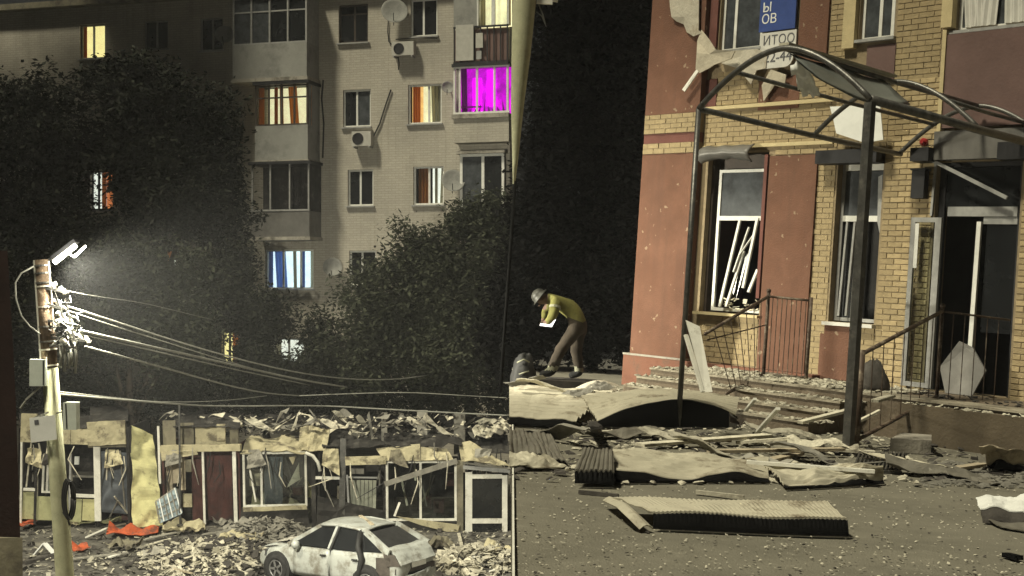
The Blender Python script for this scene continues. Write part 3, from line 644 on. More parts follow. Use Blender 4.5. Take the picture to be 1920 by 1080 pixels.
for k in range(3):
    co.tube([PP(126 + 9 * math.cos(t) + k * 3, 934 + 36 * math.sin(t) + k * 2, -.16 - .02 * k) for t in [i * .45 for i in range(15)]], .018, 6)
part(up, 'cable_coil', co, 'wire_black', True)
part(up, 'hanging_cable', MB().tube([PP(118, 960, -.16), PP(128, 975, -.17), PP(131, 985, -.16)], .016, 6), 'wire_black', True)
part(up, 'looped_cable', MB().tube([PP(64, 499, -.1), PP(40, 512, -.12), PP(29, 530, -.15), PP(30, 560, -.15), PP(40, 592, -.15), PP(56, 612, -.13), PP(75, 626, -.12)], .013, 6), 'wire', True)
def cable(label, pts, m='wire', r=.014, ends=None):
    w = [P(x, y, d) for x, y, d in pts]
    # smooth
    for _ in range(2):
        n = [w[0]]
        for a, b in zip(w[:-1], w[1:]): n += [a.lerp(b, .25), a.lerp(b, .75)]
        w = n + [w[-1]]
    single('overhead_cable', label, 'cable', MB().tube(w, r, 6), m, smooth=True, group='overhead cables from the utility pole')
cable('uppermost pale overhead cable sagging right from the lamp pole', [(125, 574, 20), (220, 604, 22), (330, 640, 24.5), (440, 672, 27), (560, 700, 30), (660, 712, 33), (740, 712, 35), (800, 704, 36.5)], r=.016)
cable('thin grey overhead cable just under the uppermost one', [(125, 582, 20), (200, 607, 21.5), (300, 638, 24), (420, 676, 27), (520, 704, 30), (640, 724, 33)], r=.011)
cable('thick twisted pale overhead cable in the middle of the bundle', [(150, 620, 20), (230, 638, 22), (320, 658, 24.5), (440, 685, 28), (560, 712, 32), (650, 726, 35)], r=.024)
cable('second strand running along the thick twisted cable', [(150, 626, 20), (250, 649, 22.5), (340, 670, 25), (460, 697, 28.5), (580, 722, 32.5)], r=.013)
cable('lowest pale overhead cable sloping from the insulators to the stall roofs', [(160, 650, 20), (240, 671, 22.2), (330, 696, 25), (430, 724, 28.5), (500, 738, 31), (560, 742, 33)], r=.017)
cable('long white cable stretched level over the stall roofs', [(98, 738, 20), (200, 747, 23), (320, 757, 27), (400, 762, 30), (600, 760, 33), (700, 766, 33.5), (830, 773, 34), (952, 779, 34)], r=.020)
cable('thin cable below the long white one over the left stalls', [(98, 733, 20), (180, 742, 23), (300, 755, 27), (420, 752, 30), (500, 742, 33)], r=.010)
cable('faint cable above the right stalls', [(560, 742, 34.5), (660, 738, 35), (760, 735, 35.5), (860, 741, 36), (950, 746, 36)], r=.014)
cable('barely visible cable leaving the pole top', [(122, 545, 20), (180, 556, 22), (260, 566, 25), (340, 585, 29), (400, 600, 33)], r=.008)
# dark brown wall at the very left edge
bw = MB(); bw.prism([P(-160, 470, 13), P(14, 470, 13), P(24, 640, 13), P(30, 760, 13), P(38, 1010, 13), P(42, 1500, 13), P(-160, 1500, 13)], V(-1.2, 2.2, 0))
for v in bw.v:
    if v.z < YARD: v.z = YARD - .05
t = thing('brown_wall', 'dark reddish brown wall end at the left edge of the picture', 'wall', V(-5.6, 13.5, YARD)); part(t, 'wall_body', bw, 'brown_wall')
part(t, 'plinth', MB().prism([P(-170, 1012, 12.95), P(42, 1008, 12.95), P(46, 1500, 12.95), P(-170, 1500, 12.95)], V(-.3, .045, 0)), 'fascia_dark')
tree('poplar_tree', 'towering black tree added at the top left corner to shade the block', (-23.5, 43, YARD), [(-21.5, 43.5, 13, 3.2, 3, 4), (-22.5, 43, 8, 3, 3, 4), (-20.5, 43, 17, 2.6, 2.6, 3.5), (-24, 43, 18, 3, 3, 4), (-22, 43, 3, 3, 3, 4), (-19.6, 43.2, 12.8, 2.0, 2.0, 2.6)], 26000, .16, 'leaf_dark', 18, g1, (), .35)  # this and the next two poplars are added to shade the upper left facade

tree('poplar_tree', 'very tall slender poplar added beyond the left edge to shade the block', (-19.4, 42.5, YARD), [(-19.2, 42.5, 9, 2.0, 2.0, 5), (-18.9, 42.4, 16, 2.5, 2.3, 5), (-18.4, 42.2, 22.5, 2.5, 2.3, 4.6)], 26000, .16, 'leaf_dark', 19, g1, (), .3)
tree('poplar_tree', 'second very tall poplar added beyond the left edge to shade the block', (-17.9, 40.2, YARD), [(-18.6, 40.2, 10, 1.3, 1.8, 4), (-17.9, 40.4, 18, 2.1, 2, 5), (-17.2, 40.6, 24, 2.2, 2, 3.5)], 20000, .16, 'leaf_dark', 20, g1, (), .3)

# ------------------------------------------------------------------ wrecked market stalls
DK = 35.0
def kb(x0, y0, x1, y1, d0=DK, d1=None, th=.06):          # box whose front face fills a pixel rectangle at depth d0
    a, b = P(x0, y1, d0), P(x1, y0, d0); d1 = d1 or d0 + th
    return MB().box(((a.x + b.x) / 2, (d0 + d1) / 2, (a.z + b.z) / 2), (abs(b.x - a.x), d1 - d0, abs(b.z - a.z)))
def kbar(x0, y0, x1, y1, w=.06, d0=DK, d1=None): return MB().bar(P(x0, y0, d0), P(x1, y1, d1 or d0), w, .05, V(0, 1, 0))
def kquad(pts, d=DK, th=.03): return MB().prism([P(x, y, d) for x, y in pts], V(0, th, 0))
def crumple(pts4, d, amp, seed, nu=10, nv=14, th=.012, wave=2.2):    # crumpled sheet between four pixel corners (tl, tr, br, bl), entries may carry a depth offset
    c = [P(p[0], p[1], d + (p[2] if len(p) > 2 else 0)) for p in pts4]
    n_ = (c[1] - c[0]).cross(c[3] - c[0]).normalized()
    def fn(u, v):
        q = (c[0].lerp(c[1], u)).lerp(c[3].lerp(c[2], u), v)
        k = noise.noise(V(q.x * wave, q.z * wave + q.y * wave * .6, seed)) + .5 * noise.noise(V(q.x * wave * 2.7, q.z * wave * 2.7 + q.y, seed + 9))
        return q + n_ * amp * k
    return MB().sheet(fn, nu, nv, th)
def stall(label, px): return thing('market_stall', label, 'stall', V(P(px, 0, DK).x, DK + .8, YARD), group='wrecked market stalls in a row')
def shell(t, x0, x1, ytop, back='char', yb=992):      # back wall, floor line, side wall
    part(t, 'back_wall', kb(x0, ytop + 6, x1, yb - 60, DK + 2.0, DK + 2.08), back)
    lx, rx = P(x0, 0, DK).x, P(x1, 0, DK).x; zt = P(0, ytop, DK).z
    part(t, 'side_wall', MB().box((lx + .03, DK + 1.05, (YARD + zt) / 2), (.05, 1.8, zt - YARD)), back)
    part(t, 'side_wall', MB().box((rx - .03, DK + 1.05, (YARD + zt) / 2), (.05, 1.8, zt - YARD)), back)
def sheet_roof(t, x0, x1, y, m, seed, back=30, amp=.12):
    part(t, 'roof_sheet', crumple([(x0, y - back, 2.2), (x1, y - back + 6, 2.2), (x1, y, 0), (x0, y + 3, 0)], DK, amp, seed, 12, 10, .02, 1.8), m)
def kframe(t, x0, y0, x1, y1, verts=(), horiz=(), w=.055, m='white_paint', d=DK, pane=True, nm='window'):
    f = MB(); ww = w * F / d
    for g_ in (kb(x0, y0, x0 + ww, y1, d, d + .06), kb(x1 - ww, y0, x1, y1, d, d + .06), kb(x0 + ww, y0, x1 - ww, y0 + ww, d, d + .06), kb(x0 + ww, y1 - ww, x1 - ww, y1, d, d + .06)): f.add(g_.v, g_.f)
    for v in verts: g_ = kb(v - ww * .5, y0 + ww, v + ww * .5, y1 - ww, d + .005, d + .055); f.add(g_.v, g_.f)
    for h in horiz: g_ = kb(x0 + ww, h - ww * .5, x1 - ww, h + ww * .5, d + .01, d + .05); f.add(g_.v, g_.f)
    o = part(t, nm, f, m)
    if pane:
        cs = [x0, *verts, x1]
        for i in range(len(cs) - 1): part(o, 'pane', kb(cs[i] + 2, y0 + 3, cs[i + 1] - 2, y1 - 3, d + .025, d + .032), 'glass')
    return o
# 1: leftmost stall
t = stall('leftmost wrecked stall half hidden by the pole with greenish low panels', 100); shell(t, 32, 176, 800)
for (x0, x1, y0, y1) in ((31, 60, 778, 831), (104, 124, 800, 832), (125, 167, 803, 832)): part(t, 'fascia_panel', kb(x0, y0, x1, y1, DK - .02, th=.10), 'fascia')
part(t, 'post', kbar(34, 831, 38, 985, .05), 'white_paint'); part(t, 'post', kbar(62, 850, 64, 985, .06), 'char'); part(t, 'post', kbar(126, 850, 128, 975, .05), 'frame_grey')
kframe(t, 74, 862, 101, 925, (84,)); part(t, 'shelf_rail', kb(40, 917, 62, 922, DK - .03), 'white_paint'); part(t, 'shelf_rail', kb(128, 925, 175, 931, DK - .03), 'white_paint')
for (x0, x1, y0, y1, m_) in ((40, 61, 924, 975, 'panel_green'), (66, 102, 932, 976, 'panel_green'), (130, 150, 934, 977, 'panel_green'), (152, 176, 934, 974, 'panel_yellow')): part(t, 'low_panel', kb(x0, y0, x1, y1, DK + .02), m_)
for (a, b_, c, d) in ((52, 832, 46, 915), (66, 832, 74, 866), (84, 833, 80, 860), (95, 835, 92, 862)): part(t, 'bent_strip', kbar(a, b_, c, d, .035, DK + .1), 'debris_pale')
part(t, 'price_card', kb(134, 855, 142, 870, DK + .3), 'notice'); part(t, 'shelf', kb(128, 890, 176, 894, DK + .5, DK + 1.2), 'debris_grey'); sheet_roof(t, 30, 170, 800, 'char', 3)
part(t, 'hanging_lump', MB().lathe(P(78, 862, DK - .05), (0, -1, .2), [(.05, -.1), (.17, -.04), (.15, .05), (.06, .1)], 9), 'debris_dark')
# 2
t = stall('wrecked stall with a pale fascia box and dark grey tarpaulin hanging inside', 210); shell(t, 178, 246, 800)
part(t, 'fascia_panel', crumple([(168, 790), (239, 787), (240, 832), (170, 834)], DK - .1, .05, 4, 10, 6, .06), 'fascia'); part(t, 'fascia_panel', kb(168, 834, 240, 838, DK, th=.1), 'fascia_dark')
part(t, 'post', kb(178, 836, 190, 976, DK - .03), 'white_paint'); part(t, 'post', kb(240, 800, 245, 985, DK - .02), 'char')
part(t, 'tarpaulin', crumple([(193, 845, .2), (242, 848, .3), (243, 965, .2), (192, 958, .1)], DK, .22, 6, 14, 16, .01, 1.4), 'tarp', True)
for k, (a, b_, c, d) in enumerate(((205, 840, 200, 930), (228, 845, 236, 960), (216, 930, 240, 962), (222, 938, 206, 970))): part(t, 'bent_strip', kbar(a, b_, c, d, .035, DK - .1, DK + .2), ('debris_pale', 'debris_grey')[k % 2])
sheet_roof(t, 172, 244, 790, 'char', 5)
# 3 yellow crumpled sheet
single('crumpled_panel', 'tall crumpled yellowish sheet panel leaning between the stalls', 'panel', crumple([(246, 797, .3), (287, 815, .5), (306, 985, -.5), (248, 990, -.4)], DK - .1, .34, 8, 18, 30, .015, .95), 'panel_yellow', smooth=False)
# 4
t = stall('wrecked stall with dark red inner wall and thin white posts', 375); shell(t, 304, 452, 834, 'maroon')
part(t, 'fascia_beam', kb(304, 834, 456, 846, DK - .08, DK + .1), 'fascia'); part(t, 'fascia_beam', crumple([(306, 846), (372, 842), (376, 851), (308, 862)], DK - .12, .05, 9, 10, 3, .03), 'fascia')
for (x0, x1, y0, y1, m_, d) in ((310, 334, 787, 833, 'fascia_dark', .1), (340, 368, 792, 833, 'fascia_dark', .3), (371, 428, 800, 833, 'fascia', .2), (412, 428, 795, 826, 'fascia', .05), (436, 452, 806, 833, 'fascia_dark', .2)): part(t, 'upper_panel', kb(x0, y0, x1, y1, DK + d, th=.05), m_)
for i, (x0, x1, y1, m_) in enumerate(((315, 326, 930, 'plank'), (327, 338, 905, 'plank'), (339, 350, 918, 'plank'), (351, 362, 884, 'fascia_dark'))): part(t, 'wall_plank', kb(x0, 852 + i * 3, x1, y1, DK + .25 + i * .02), m_)
part(t, 'red_panel', kb(362, 860, 383, 975, DK + .4), 'maroon'); part(t, 'red_panel', kb(390, 846, 438, 975, DK + .5), 'maroon'); part(t, 'inner_shelf', kb(345, 925, 362, 950, DK + .1), 'fascia')
for x, w_, y1 in ((302, .06, 905), (385, .06, 982), (444, .10, 992)): part(t, 'post', kbar(x, 797 if x < 310 else 846, x + 1, y1, w_), 'white_paint')
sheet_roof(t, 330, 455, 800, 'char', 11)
single('steel_post', 'thin dark steel post standing in front of the plank stall', 'post', MB().tube([P(336, 757, DK - .6), P(338, 982, DK - .6)], .028, 8).add(MB().box(P(338, 984, DK - .6), (.16, .16, .03)).v, MB().box((0, 0, 0), (1, 1, 1)).f), 'steel_pipe')
# crate
cr = thing('wire_crate', 'tilted bluish wire crate propped beside the yellow panel', 'crate', P(316, 985, DK - .7))
c4 = [P(292, 940, DK - .8), P(328, 915, DK - .5), P(341, 962, DK - .6), P(300, 980, DK - .9)]
part(cr, 'back_sheet', MB().prism([p + V(0, .08, 0) for p in c4], V(0, .02, 0)), 'crate_blue')
for k in range(6):
    part(cr, 'slat', MB().bar(c4[0].lerp(c4[3], k / 5), c4[1].lerp(c4[2], k / 5), .035, .03, V(0, 1, 0)), 'crate_blue' if k % 2 else 'debris_grey'); part(cr, 'slat', MB().bar(c4[0].lerp(c4[1], k / 5) - V(0, .03, 0), c4[3].lerp(c4[2], k / 5) - V(0, .03, 0), .03, .02, V(0, 1, 0)), 'notice' if k % 2 else 'debris_grey')
# 5
t = stall('wrecked stall with a single white window frame and a loose leaning bar', 515); shell(t, 456, 590, 846)
kframe(t, 456, 847, 576, 950, (491,), (), .06); part(t, 'bent_strip', kbar(466, 855, 480, 940, .045, DK - .05), 'white_paint')
part(t, 'low_panel', crumple([(452, 950), (576, 952), (580, 990), (448, 992)], DK - .05, .08, 12, 10, 5, .02), 'char'); part(t, 'sill_strip', crumple([(455, 950), (574, 948), (576, 956), (456, 958)], DK - .1, .04, 13, 14, 2, .02), 'fascia')
part(t, 'grey_curtain', crumple([(496, 856, .3), (532, 856, .3), (530, 945, .3), (497, 945, .3)], DK, .1, 14, 14, 8, .01, 4), 'tarp', True)
part(t, 'hanging_shred', kquad([(543, 858), (557, 856), (550, 872)], DK - .02), 'fascia'); part(t, 'hanging_shred', kquad([(556, 880), (562, 868), (563, 900), (538, 915)], DK + .3), 'debris_pale')
part(t, 'roof_sheet', crumple([(470, 822, 1.2), (568, 815, 1.2), (574, 850, -.1), (452, 846, -.1)], DK, .12, 15, 14, 8, .02, 2), 'fascia')
part(t, 'roof_sheet', crumple([(566, 800, .8), (622, 808, .8), (612, 850, .0), (560, 846, .0)], DK, .16, 16, 10, 8, .02, 3), 'fascia')
part(t, 'bent_strip', MB().tube([P(x, y, DK - .1) for x, y in ((574, 850), (588, 856), (597, 868), (601, 885))], .05, 6), 'white_paint', True); part(t, 'post', kb(584, 860, 592, 990, DK), 'char')
# 6
t = stall('dark burnt stall with a grey roller shutter and an iron post', 655); shell(t, 592, 720, 850)
part(t, 'post', kb(634, 822, 645, 975, DK - .04), 'steel_pipe'); part(t, 'post', kbar(648, 890, 653, 960, .05), 'frame_grey'); part(t, 'cross_bar', kb(589, 894, 634, 899, DK - .06), 'white_paint'); part(t, 'cross_bar', kb(646, 893, 704, 896, DK), 'frame_grey')
for k in range(7): part(t, 'shutter_slat', kb(651 + k * 7.6, 900, 657.6 + k * 7.6, 957 - (k % 3) * 3, DK + .15 + (k % 2) * .03), 'shutter')
part(t, 'fascia_panel', crumple([(643, 856), (720, 852), (720, 868), (645, 872)], DK - .1, .05, 18, 10, 3, .03), 'fascia'); part(t, 'fascia_panel', crumple([(598, 842, .4), (640, 838, .3), (642, 858, 0), (604, 870, .2)], DK, .1, 19, 8, 4, .03), 'char')
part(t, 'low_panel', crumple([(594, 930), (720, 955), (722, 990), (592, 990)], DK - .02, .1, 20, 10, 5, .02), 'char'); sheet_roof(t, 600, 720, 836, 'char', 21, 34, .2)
part(t, 'wall_sign', kb(655, 878, 680, 888, DK + .3), 'debris_grey')
# 7
t = stall('wrecked stall with a wide double white window and torn pale fascia', 790); shell(t, 722, 862, 850)
kframe(t, 724, 864, 857, 977, (789,), (), .065); part(t, 'window_trim', kb(720, 860, 800, 865, DK - .03), 'frame_brown')
part(t, 'fascia_panel', crumple([(706, 842, .2), (788, 832, .1), (790, 864, 0), (720, 864, 0)], DK - .1, .06, 22, 12, 5, .03), 'fascia'); part(t, 'fascia_panel', crumple([(790, 838, .1), (838, 843, .3), (852, 864, 0), (790, 864, 0)], DK - .1, .08, 23, 10, 5, .03), 'fascia')
part(t, 'fallen_beam', MB().bar(P(722, 908, DK - .25), P(858, 864, DK - .15), .14, .07, V(0, 1, 0)), 'debris_grey'); part(t, 'loose_sash', MB().bar(P(740, 968, DK - .3), P(750, 942, DK - .2), .06, .05, V(0, 1, 0)), 'white_paint')
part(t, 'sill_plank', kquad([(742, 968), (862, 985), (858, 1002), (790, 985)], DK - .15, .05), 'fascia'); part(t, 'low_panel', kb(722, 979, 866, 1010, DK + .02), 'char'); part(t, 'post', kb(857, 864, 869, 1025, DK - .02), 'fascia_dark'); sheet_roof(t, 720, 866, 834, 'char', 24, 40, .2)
# 8
t = stall('corner stall with a tall white door frame under a torn triangular sheet', 910); shell(t, 870, 952, 880)
D8 = DK - .3
f = MB()
for g_ in (kb(870, 886, 883, 1038, D8), kb(939, 892, 949, 1030, D8), kb(883, 890, 939, 898, D8), kb(883, 973, 939, 982, D8), kb(883, 1030, 939, 1038, D8)): f.add(g_.v, g_.f)
o = part(t, 'door', f, 'white_paint'); part(o, 'pane', kb(884, 899, 938, 972, D8 + .02, D8 + .03), 'pane_dark'); part(o, 'pane', kb(884, 983, 938, 1029, D8 + .02, D8 + .03), 'pane_dark')
part(t, 'roof_sheet', crumple([(858, 830, .6), (880, 828, .6), (955, 878, -.3), (862, 862, -.2)], DK - .2, .10, 25, 12, 8, .02, 2.5), 'fascia'); part(t, 'fascia_beam', MB().bar(P(866, 876, D8), P(955, 884, D8), .10, .1, V(0, 1, 0)), 'frame_grey'); part(t, 'fascia_beam', MB().bar(P(866, 868, D8), P(955, 880, D8), .05, .05, V(0, 1, 0)), 'debris_grey')
for a, b_, c, d in ((892, 922, 930, 912), (920, 952, 935, 930), (955, 890, 950, 990)): part(t, 'bent_strip', kbar(a, b_, c, d, .05, DK + .1), 'debris_grey')
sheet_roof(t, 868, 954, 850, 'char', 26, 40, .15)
# clutter inside, torn strips hanging across the fronts, tilted stalls
rc_ = random.Random(31)
spans = {'leftmost': (40, 172), 'fascia box': (196, 240), 'dark red': (312, 436), 'single white': (462, 572), 'burnt': (598, 716), 'double white': (728, 852), 'corner stall': (884, 938)}
for o in [o for o in list(bpy.data.objects) if o.name.startswith('market_stall')]:
    k = [v for q_, v in spans.items() if q_ in o['label']][0]
    for i in range(9):
        x = rc_.uniform(*k); y = rc_.uniform(860, 930); dd = DK + rc_.uniform(.35, 1.6)
        if i % 3 == 0: part(o, 'goods_box', kb(x, y + 20, x + rc_.uniform(10, 24), y + rc_.uniform(34, 60), dd, dd + .3), rc_.choice(('debris_grey', 'plank', 'maroon', 'fascia_dark', 'debris_pale')))
        else: part(o, 'hanging_strip', kbar(x, y - rc_.uniform(0, 20), x + rc_.gauss(0, 12), y + rc_.uniform(20, 55), rc_.uniform(.02, .06), dd), rc_.choice(('debris_grey', 'debris_pale', 'fascia_dark', 'debris_dark')))
    for i in range(5):
        x = rc_.uniform(*k); y = rc_.uniform(845, 900); part(o, 'torn_strip', MB().tube([P(x, y - 15, DK - .12), P(x + rc_.gauss(0, 6), y + 10, DK - .2), P(x + rc_.gauss(0, 12), y + rc_.uniform(25, 60), DK - .25)], [.012, .02, .008], 5), rc_.choice(('debris_pale', 'debris_grey', 'wire_black')))
    part(o, 'torn_sheet', crumple([(k[0] + 5, 842, -.1), (k[0] + 5 + rc_.uniform(14, 34), 842, -.1), (k[0] + rc_.uniform(15, 40), 842 + rc_.uniform(20, 50), -.3), (k[0] + 2, 842 + rc_.uniform(14, 40), -.25)], DK, .12, rc_.random() * 50, 6, 8, .01, 4), rc_.choice(('fascia', 'fascia_dark', 'debris_grey')))
    o.rotation_euler = (rc_.gauss(0, .012), rc_.gauss(0, .022), rc_.gauss(0, .02))
for i, (x, y, w_, l_, m_) in enumerate(((150, 985, 1.0, .7, 'fascia'), (235, 1030, .9, .5, 'fascia_dark'), (345, 1000, 1.1, .6, 'fascia'), (415, 985, .8, .5, 'debris_grey'), (460, 1015, 1.2, .7, 'fascia'), (300, 1050, .8, .5, 'debris_grey'), (820, 1030, .8, .6, 'fascia_dark'), (930, 1040, .7, .5, 'fascia'), (560, 975, .9, .6, 'fascia_dark'), (860, 1065, .7, .5, 'debris_pale'))):
    p = YG(x, y); an = rc_.uniform(-.8, .8); sd_ = rc_.random() * 40
    single('torn_sheet', ['torn beige sheet beside the pale post', 'dark torn sheet by the orange piece', 'torn beige sheet before the wire crate', 'grey torn sheet before the dark red stall', 'crumpled beige sheet behind the rubble heap', 'small grey sheet on the rubble heap edge', 'dark torn sheet right of the car', 'torn beige sheet at the foot of the corner stall', 'dark torn sheet behind the car roof', 'pale torn sheet in the lower right of the yard'][i], 'debris',
        MB().sheet(lambda u, v: V(p.x + ((u - .5) * math.cos(an) - (v - .5) * math.sin(an) * l_ / w_) * w_, p.y + ((u - .5) * math.sin(an) + (v - .5) * math.cos(an) * l_ / w_) * w_, YARD + .05 + .35 * abs(noise.noise(V(u * 2.5, v * 2.5, sd_))) + .12 * abs(noise.noise(V(u * 7, v * 7, sd_)))), 14, 10, .012), m_)
# twisted pieces and blocks on the stall roofs
rg = random.Random(21)
strips = [(320+i*23.3+((i*37)%17), 778+((i*29)%34), 320+i*23.3+((i*37)%17)+14+((i*53)%40), 778+((i*41)%36)) for i in range(27)] + [(540, 770, 520, 790), (560, 775, 600, 800), (580, 768, 606, 792), (625, 770, 650, 790), (640, 768, 660, 780), (650, 795, 690, 788), (712, 795, 745, 812), (730, 790, 760, 808), (500, 790, 560, 800), (460, 798, 500, 786), (660, 812, 690, 818), (820, 800, 850, 815), (690, 775, 700, 830), (380, 790, 420, 778), (340, 775, 372, 790), (430, 780, 455, 800), (770, 812, 810, 806), (600, 812, 640, 800), (880, 805, 900, 822), (905, 790, 948, 800), (500, 812, 545, 780), (548, 808, 560, 772), (610, 795, 630, 772), (670, 780, 688, 800), (748, 780, 775, 796), (840, 785, 868, 770), (300, 785, 325, 772)]
for i, (x0, y0, x1, y1) in enumerate(strips):
    d0 = DK + rg.uniform(.6, 1.8); mb = MB()
    a, b_ = P(x0, y0, d0), P(x1, y1, d0 + rg.uniform(-.4, .4)); w_ = rg.uniform(.04, .10)
    mid = a.lerp(b_, .5) + V(0, 0, rg.uniform(-.12, .15))
    mb.sheet(lambda u, v: (a.lerp(mid, u * 2) if u < .5 else mid.lerp(b_, u * 2 - 1)) + V(.15 * (v - .5) * w_ * 6, (v - .5) * w_ * .8, (v - .5) * w_ * (1 + .8 * math.sin(u * 5 + i))), 8, 2, .01)
    single('twisted_metal_strip', 'twisted metal strip lying in the wreckage on the stall roofs', 'metal strip', mb, ('debris_pale', 'debris_grey', 'debris_pale', 'debris_grey')[i % 4], group='twisted metal strips on the stall roofs')
for x0, y0, x1, y1, lab in ((782, 771, 801, 798, 'upright grey block on the roof of the double window stall'), (851, 776, 872, 812, 'upright grey block on the roof near the corner stall'), (715, 775, 726, 800, 'small upright block on the roof of the burnt stall')):
    single('roof_block', lab, 'block', kb(x0, y0, x1, y1 + 40, DK + 1.0, DK + 1.3), 'debris_grey')
single('insulation_heap', 'pale crumpled insulation heap on the corner stall roof', 'heap', crumple([(888, 800, 1.6), (918, 784, 1.6), (952, 800, .6), (892, 824, .6)], DK, .28, 31, 14, 12, .02, 3.5), 'debris_pale')
single('roof_beam', 'long charred beam along the back of the stall roofs', 'beam', MB().bar(P(300, 783, DK + 2.1), P(950, 792, DK + 2.1), .25, .3), 'char')
# ground debris in the yard
def yard_sheet(x, y, w, l, ang, amp, seed, m, lab, name='debris_sheet', cat='debris', lift=.06, tilt=0.0, group=None):
    p = YG(x, y); ca, sa = math.cos(ang), math.sin(ang)
    def fn(u, v):
        a, b = (u - .5) * w, (v - .5) * l
        q = V(p.x + a * ca - b * sa, p.y + a * sa + b * ca, 0)
        q.z = YARD + lift + abs(amp * 1.6 * noise.noise(V(q.x * 1.7, q.y * 1.7, seed))) + tilt * (v) ** 2 * l
        return q
    return single(name, lab, cat, MB().sheet(fn, 12, 8, .015), m, group=group)
yard_sheet(250, 1004, 1.3, .8, .2, .25, 41, 'orange', 'crumpled orange sheet lying before the tarpaulin stall', 'orange_sheet')
yard_sheet(48, 992, .5, .8, .2, .3, 42, 'orange', 'torn orange piece at the foot of the leftmost stall', 'orange_sheet', lift=.15)
yard_sheet(88, 978, .6, .5, -.2, .3, 43, 'orange', 'orange scrap just left of the utility pole', 'orange_sheet', lift=.2)
yard_sheet(150, 1033, .42, .5, .5, .3, 44, 'orange', 'small folded orange scrap right of the pole foot', 'orange_sheet')
yard_sheet(190, 985, 1.2, .7, .25, .3, 45, 'panel_green', 'long greenish crumpled strip beside the pale post', 'bent_panel', lift=.1)
yard_sheet(520, 980, 1.5, .9, -.3, .5, 46, 'fascia', 'buckled beige sheet behind the car bonnet', 'bent_panel', lift=.2)
yard_sheet(600, 972, .7, .6, .9, .5, 47, 'panel_yellow', 'yellowish torn sheet standing up behind the car roof', 'bent_panel', lift=.35, tilt=.8)
single('tent_board', 'two white boards propped in an inverted V by the brown wall', 'board', MB().bar(YG(64, 1040), YG(82, 1040) + V(0, 0, .28), .16, .03).bar(YG(84, 1040) + V(0, 0, .28), YG(105, 1042), .14, .03), 'notice')
kerb = MB().bar(YG(44, 1058), YG(108, 1042), .16, .14); single('fallen_beam', 'dark beam lying at the foot of the brown wall', 'beam', kerb, 'debris_dark')
bl_ = [(200, 990, 290, 968), (255, 1028, 320, 1010), (160, 1008, 200, 990), (270, 1012, 340, 996), (365, 1055, 470, 1048), (420, 1042, 480, 1060), (205, 1045, 235, 1035), (380, 1002, 440, 994), (330, 1018, 400, 1030), (840, 1062, 890, 1058), (880, 1045, 920, 1040), (905, 1060, 950, 1050), (815, 1018, 850, 1024), (860, 1000, 870, 1040), (430, 1000, 470, 985), (120, 1050, 240, 1036), (300, 1060, 360, 1075), (340, 1040, 395, 1020), (920, 1072, 955, 1060), (450, 1075, 490, 1060)]
for i, (x0, y0, x1, y1) in enumerate(bl_):
    a, b_ = YG(x0, y0, .05), YG(x1, y1, .08 + .1 * (i % 3))
    single('broken_board', 'broken pale board lying on the littered yard ground', 'board', MB().bar(a, b_, .05 + .03 * (i % 4), .03), ('plank', 'debris_pale', 'white_paint', 'debris_grey')[i % 4], group='broken boards on the yard ground')
def shards(n, spot, rgs, smin, smax, flat=.35):
    mb = MB()
    for _ in range(n):
        c, k = spot(rgs); s = rgs.uniform(smin, smax) * k
        Mx = Matrix.Rotation(rgs.uniform(0, 6.3), 3, 'Z') @ Matrix.Rotation(rgs.gauss(0, .3), 3, 'X') @ Matrix.Rotation(rgs.gauss(0, .45), 3, 'Y')
        mb.box(c, (s, s * rgs.uniform(.15, .7), s * rgs.uniform(.03, flat * .35)), Mx)
    return mb
def yspot(x0, x1, y0, y1, h):
    def f(r):
        q = YG(r.uniform(x0, x1), r.uniform(y0, y1)); q.z += .02 + abs(r.gauss(0, h)); return q, 1.0
    return f
def heap(cx, cy, rx, ry, hh):
    def f(r):
        while True:
            a, b = r.uniform(-1, 1), r.uniform(-1, 1)
            if a * a + b * b < 1: break
        q = YG(cx + a * rx, cy + b * ry); q.z += hh * (1 - (a * a + b * b)) * r.uniform(.5, 1) + .02; return q, 1.0
    return f
rs = random.Random(77)
for (lab, mb, m_) in (('scattered fine pale rubble across the yard', shards(900, yspot(40, 960, 990, 1085, .015), rs, .03, .16), 'debris_pale'),
                      ('scattered dark rubble across the yard', shards(700, yspot(40, 960, 985, 1080, .03), rs, .04, .22), 'debris_dark'),
                      ('pale splintered rubble heap left of the car', shards(1500, heap(385, 1052, 130, 36, .3), rs, .04, .3, .2), 'debris_pale'),
                      ('grey rubble bits in the heap left of the car', shards(500, heap(400, 1050, 150, 40, .35), rs, .06, .3, .3), 'debris_dark'),
                      ('rubble heap behind the car bonnet', shards(500, heap(500, 1005, 90, 22, .45), rs, .06, .35, .25), 'debris_grey'),
                      ('rubble at the foot of the corner stall', shards(500, heap(900, 1055, 90, 28, .35), rs, .06, .3, .3), 'debris_pale'),
                      ('rubble on the stall roofs', shards(330, lambda r: (P(r.uniform(310, 950), r.uniform(778, 822), DK + r.uniform(.5, 2.0)), 1), rs, .05, .24, .4), 'debris_dark'),
                      ('pale rubble on the stall roofs', shards(170, lambda r: (P(r.uniform(310, 950), r.uniform(780, 822), DK + r.uniform(.5, 1.8)), 1), rs, .04, .2, .2), 'debris_pale')):
    single('rubble', lab, 'rubble', mb, m_, kind='stuff')

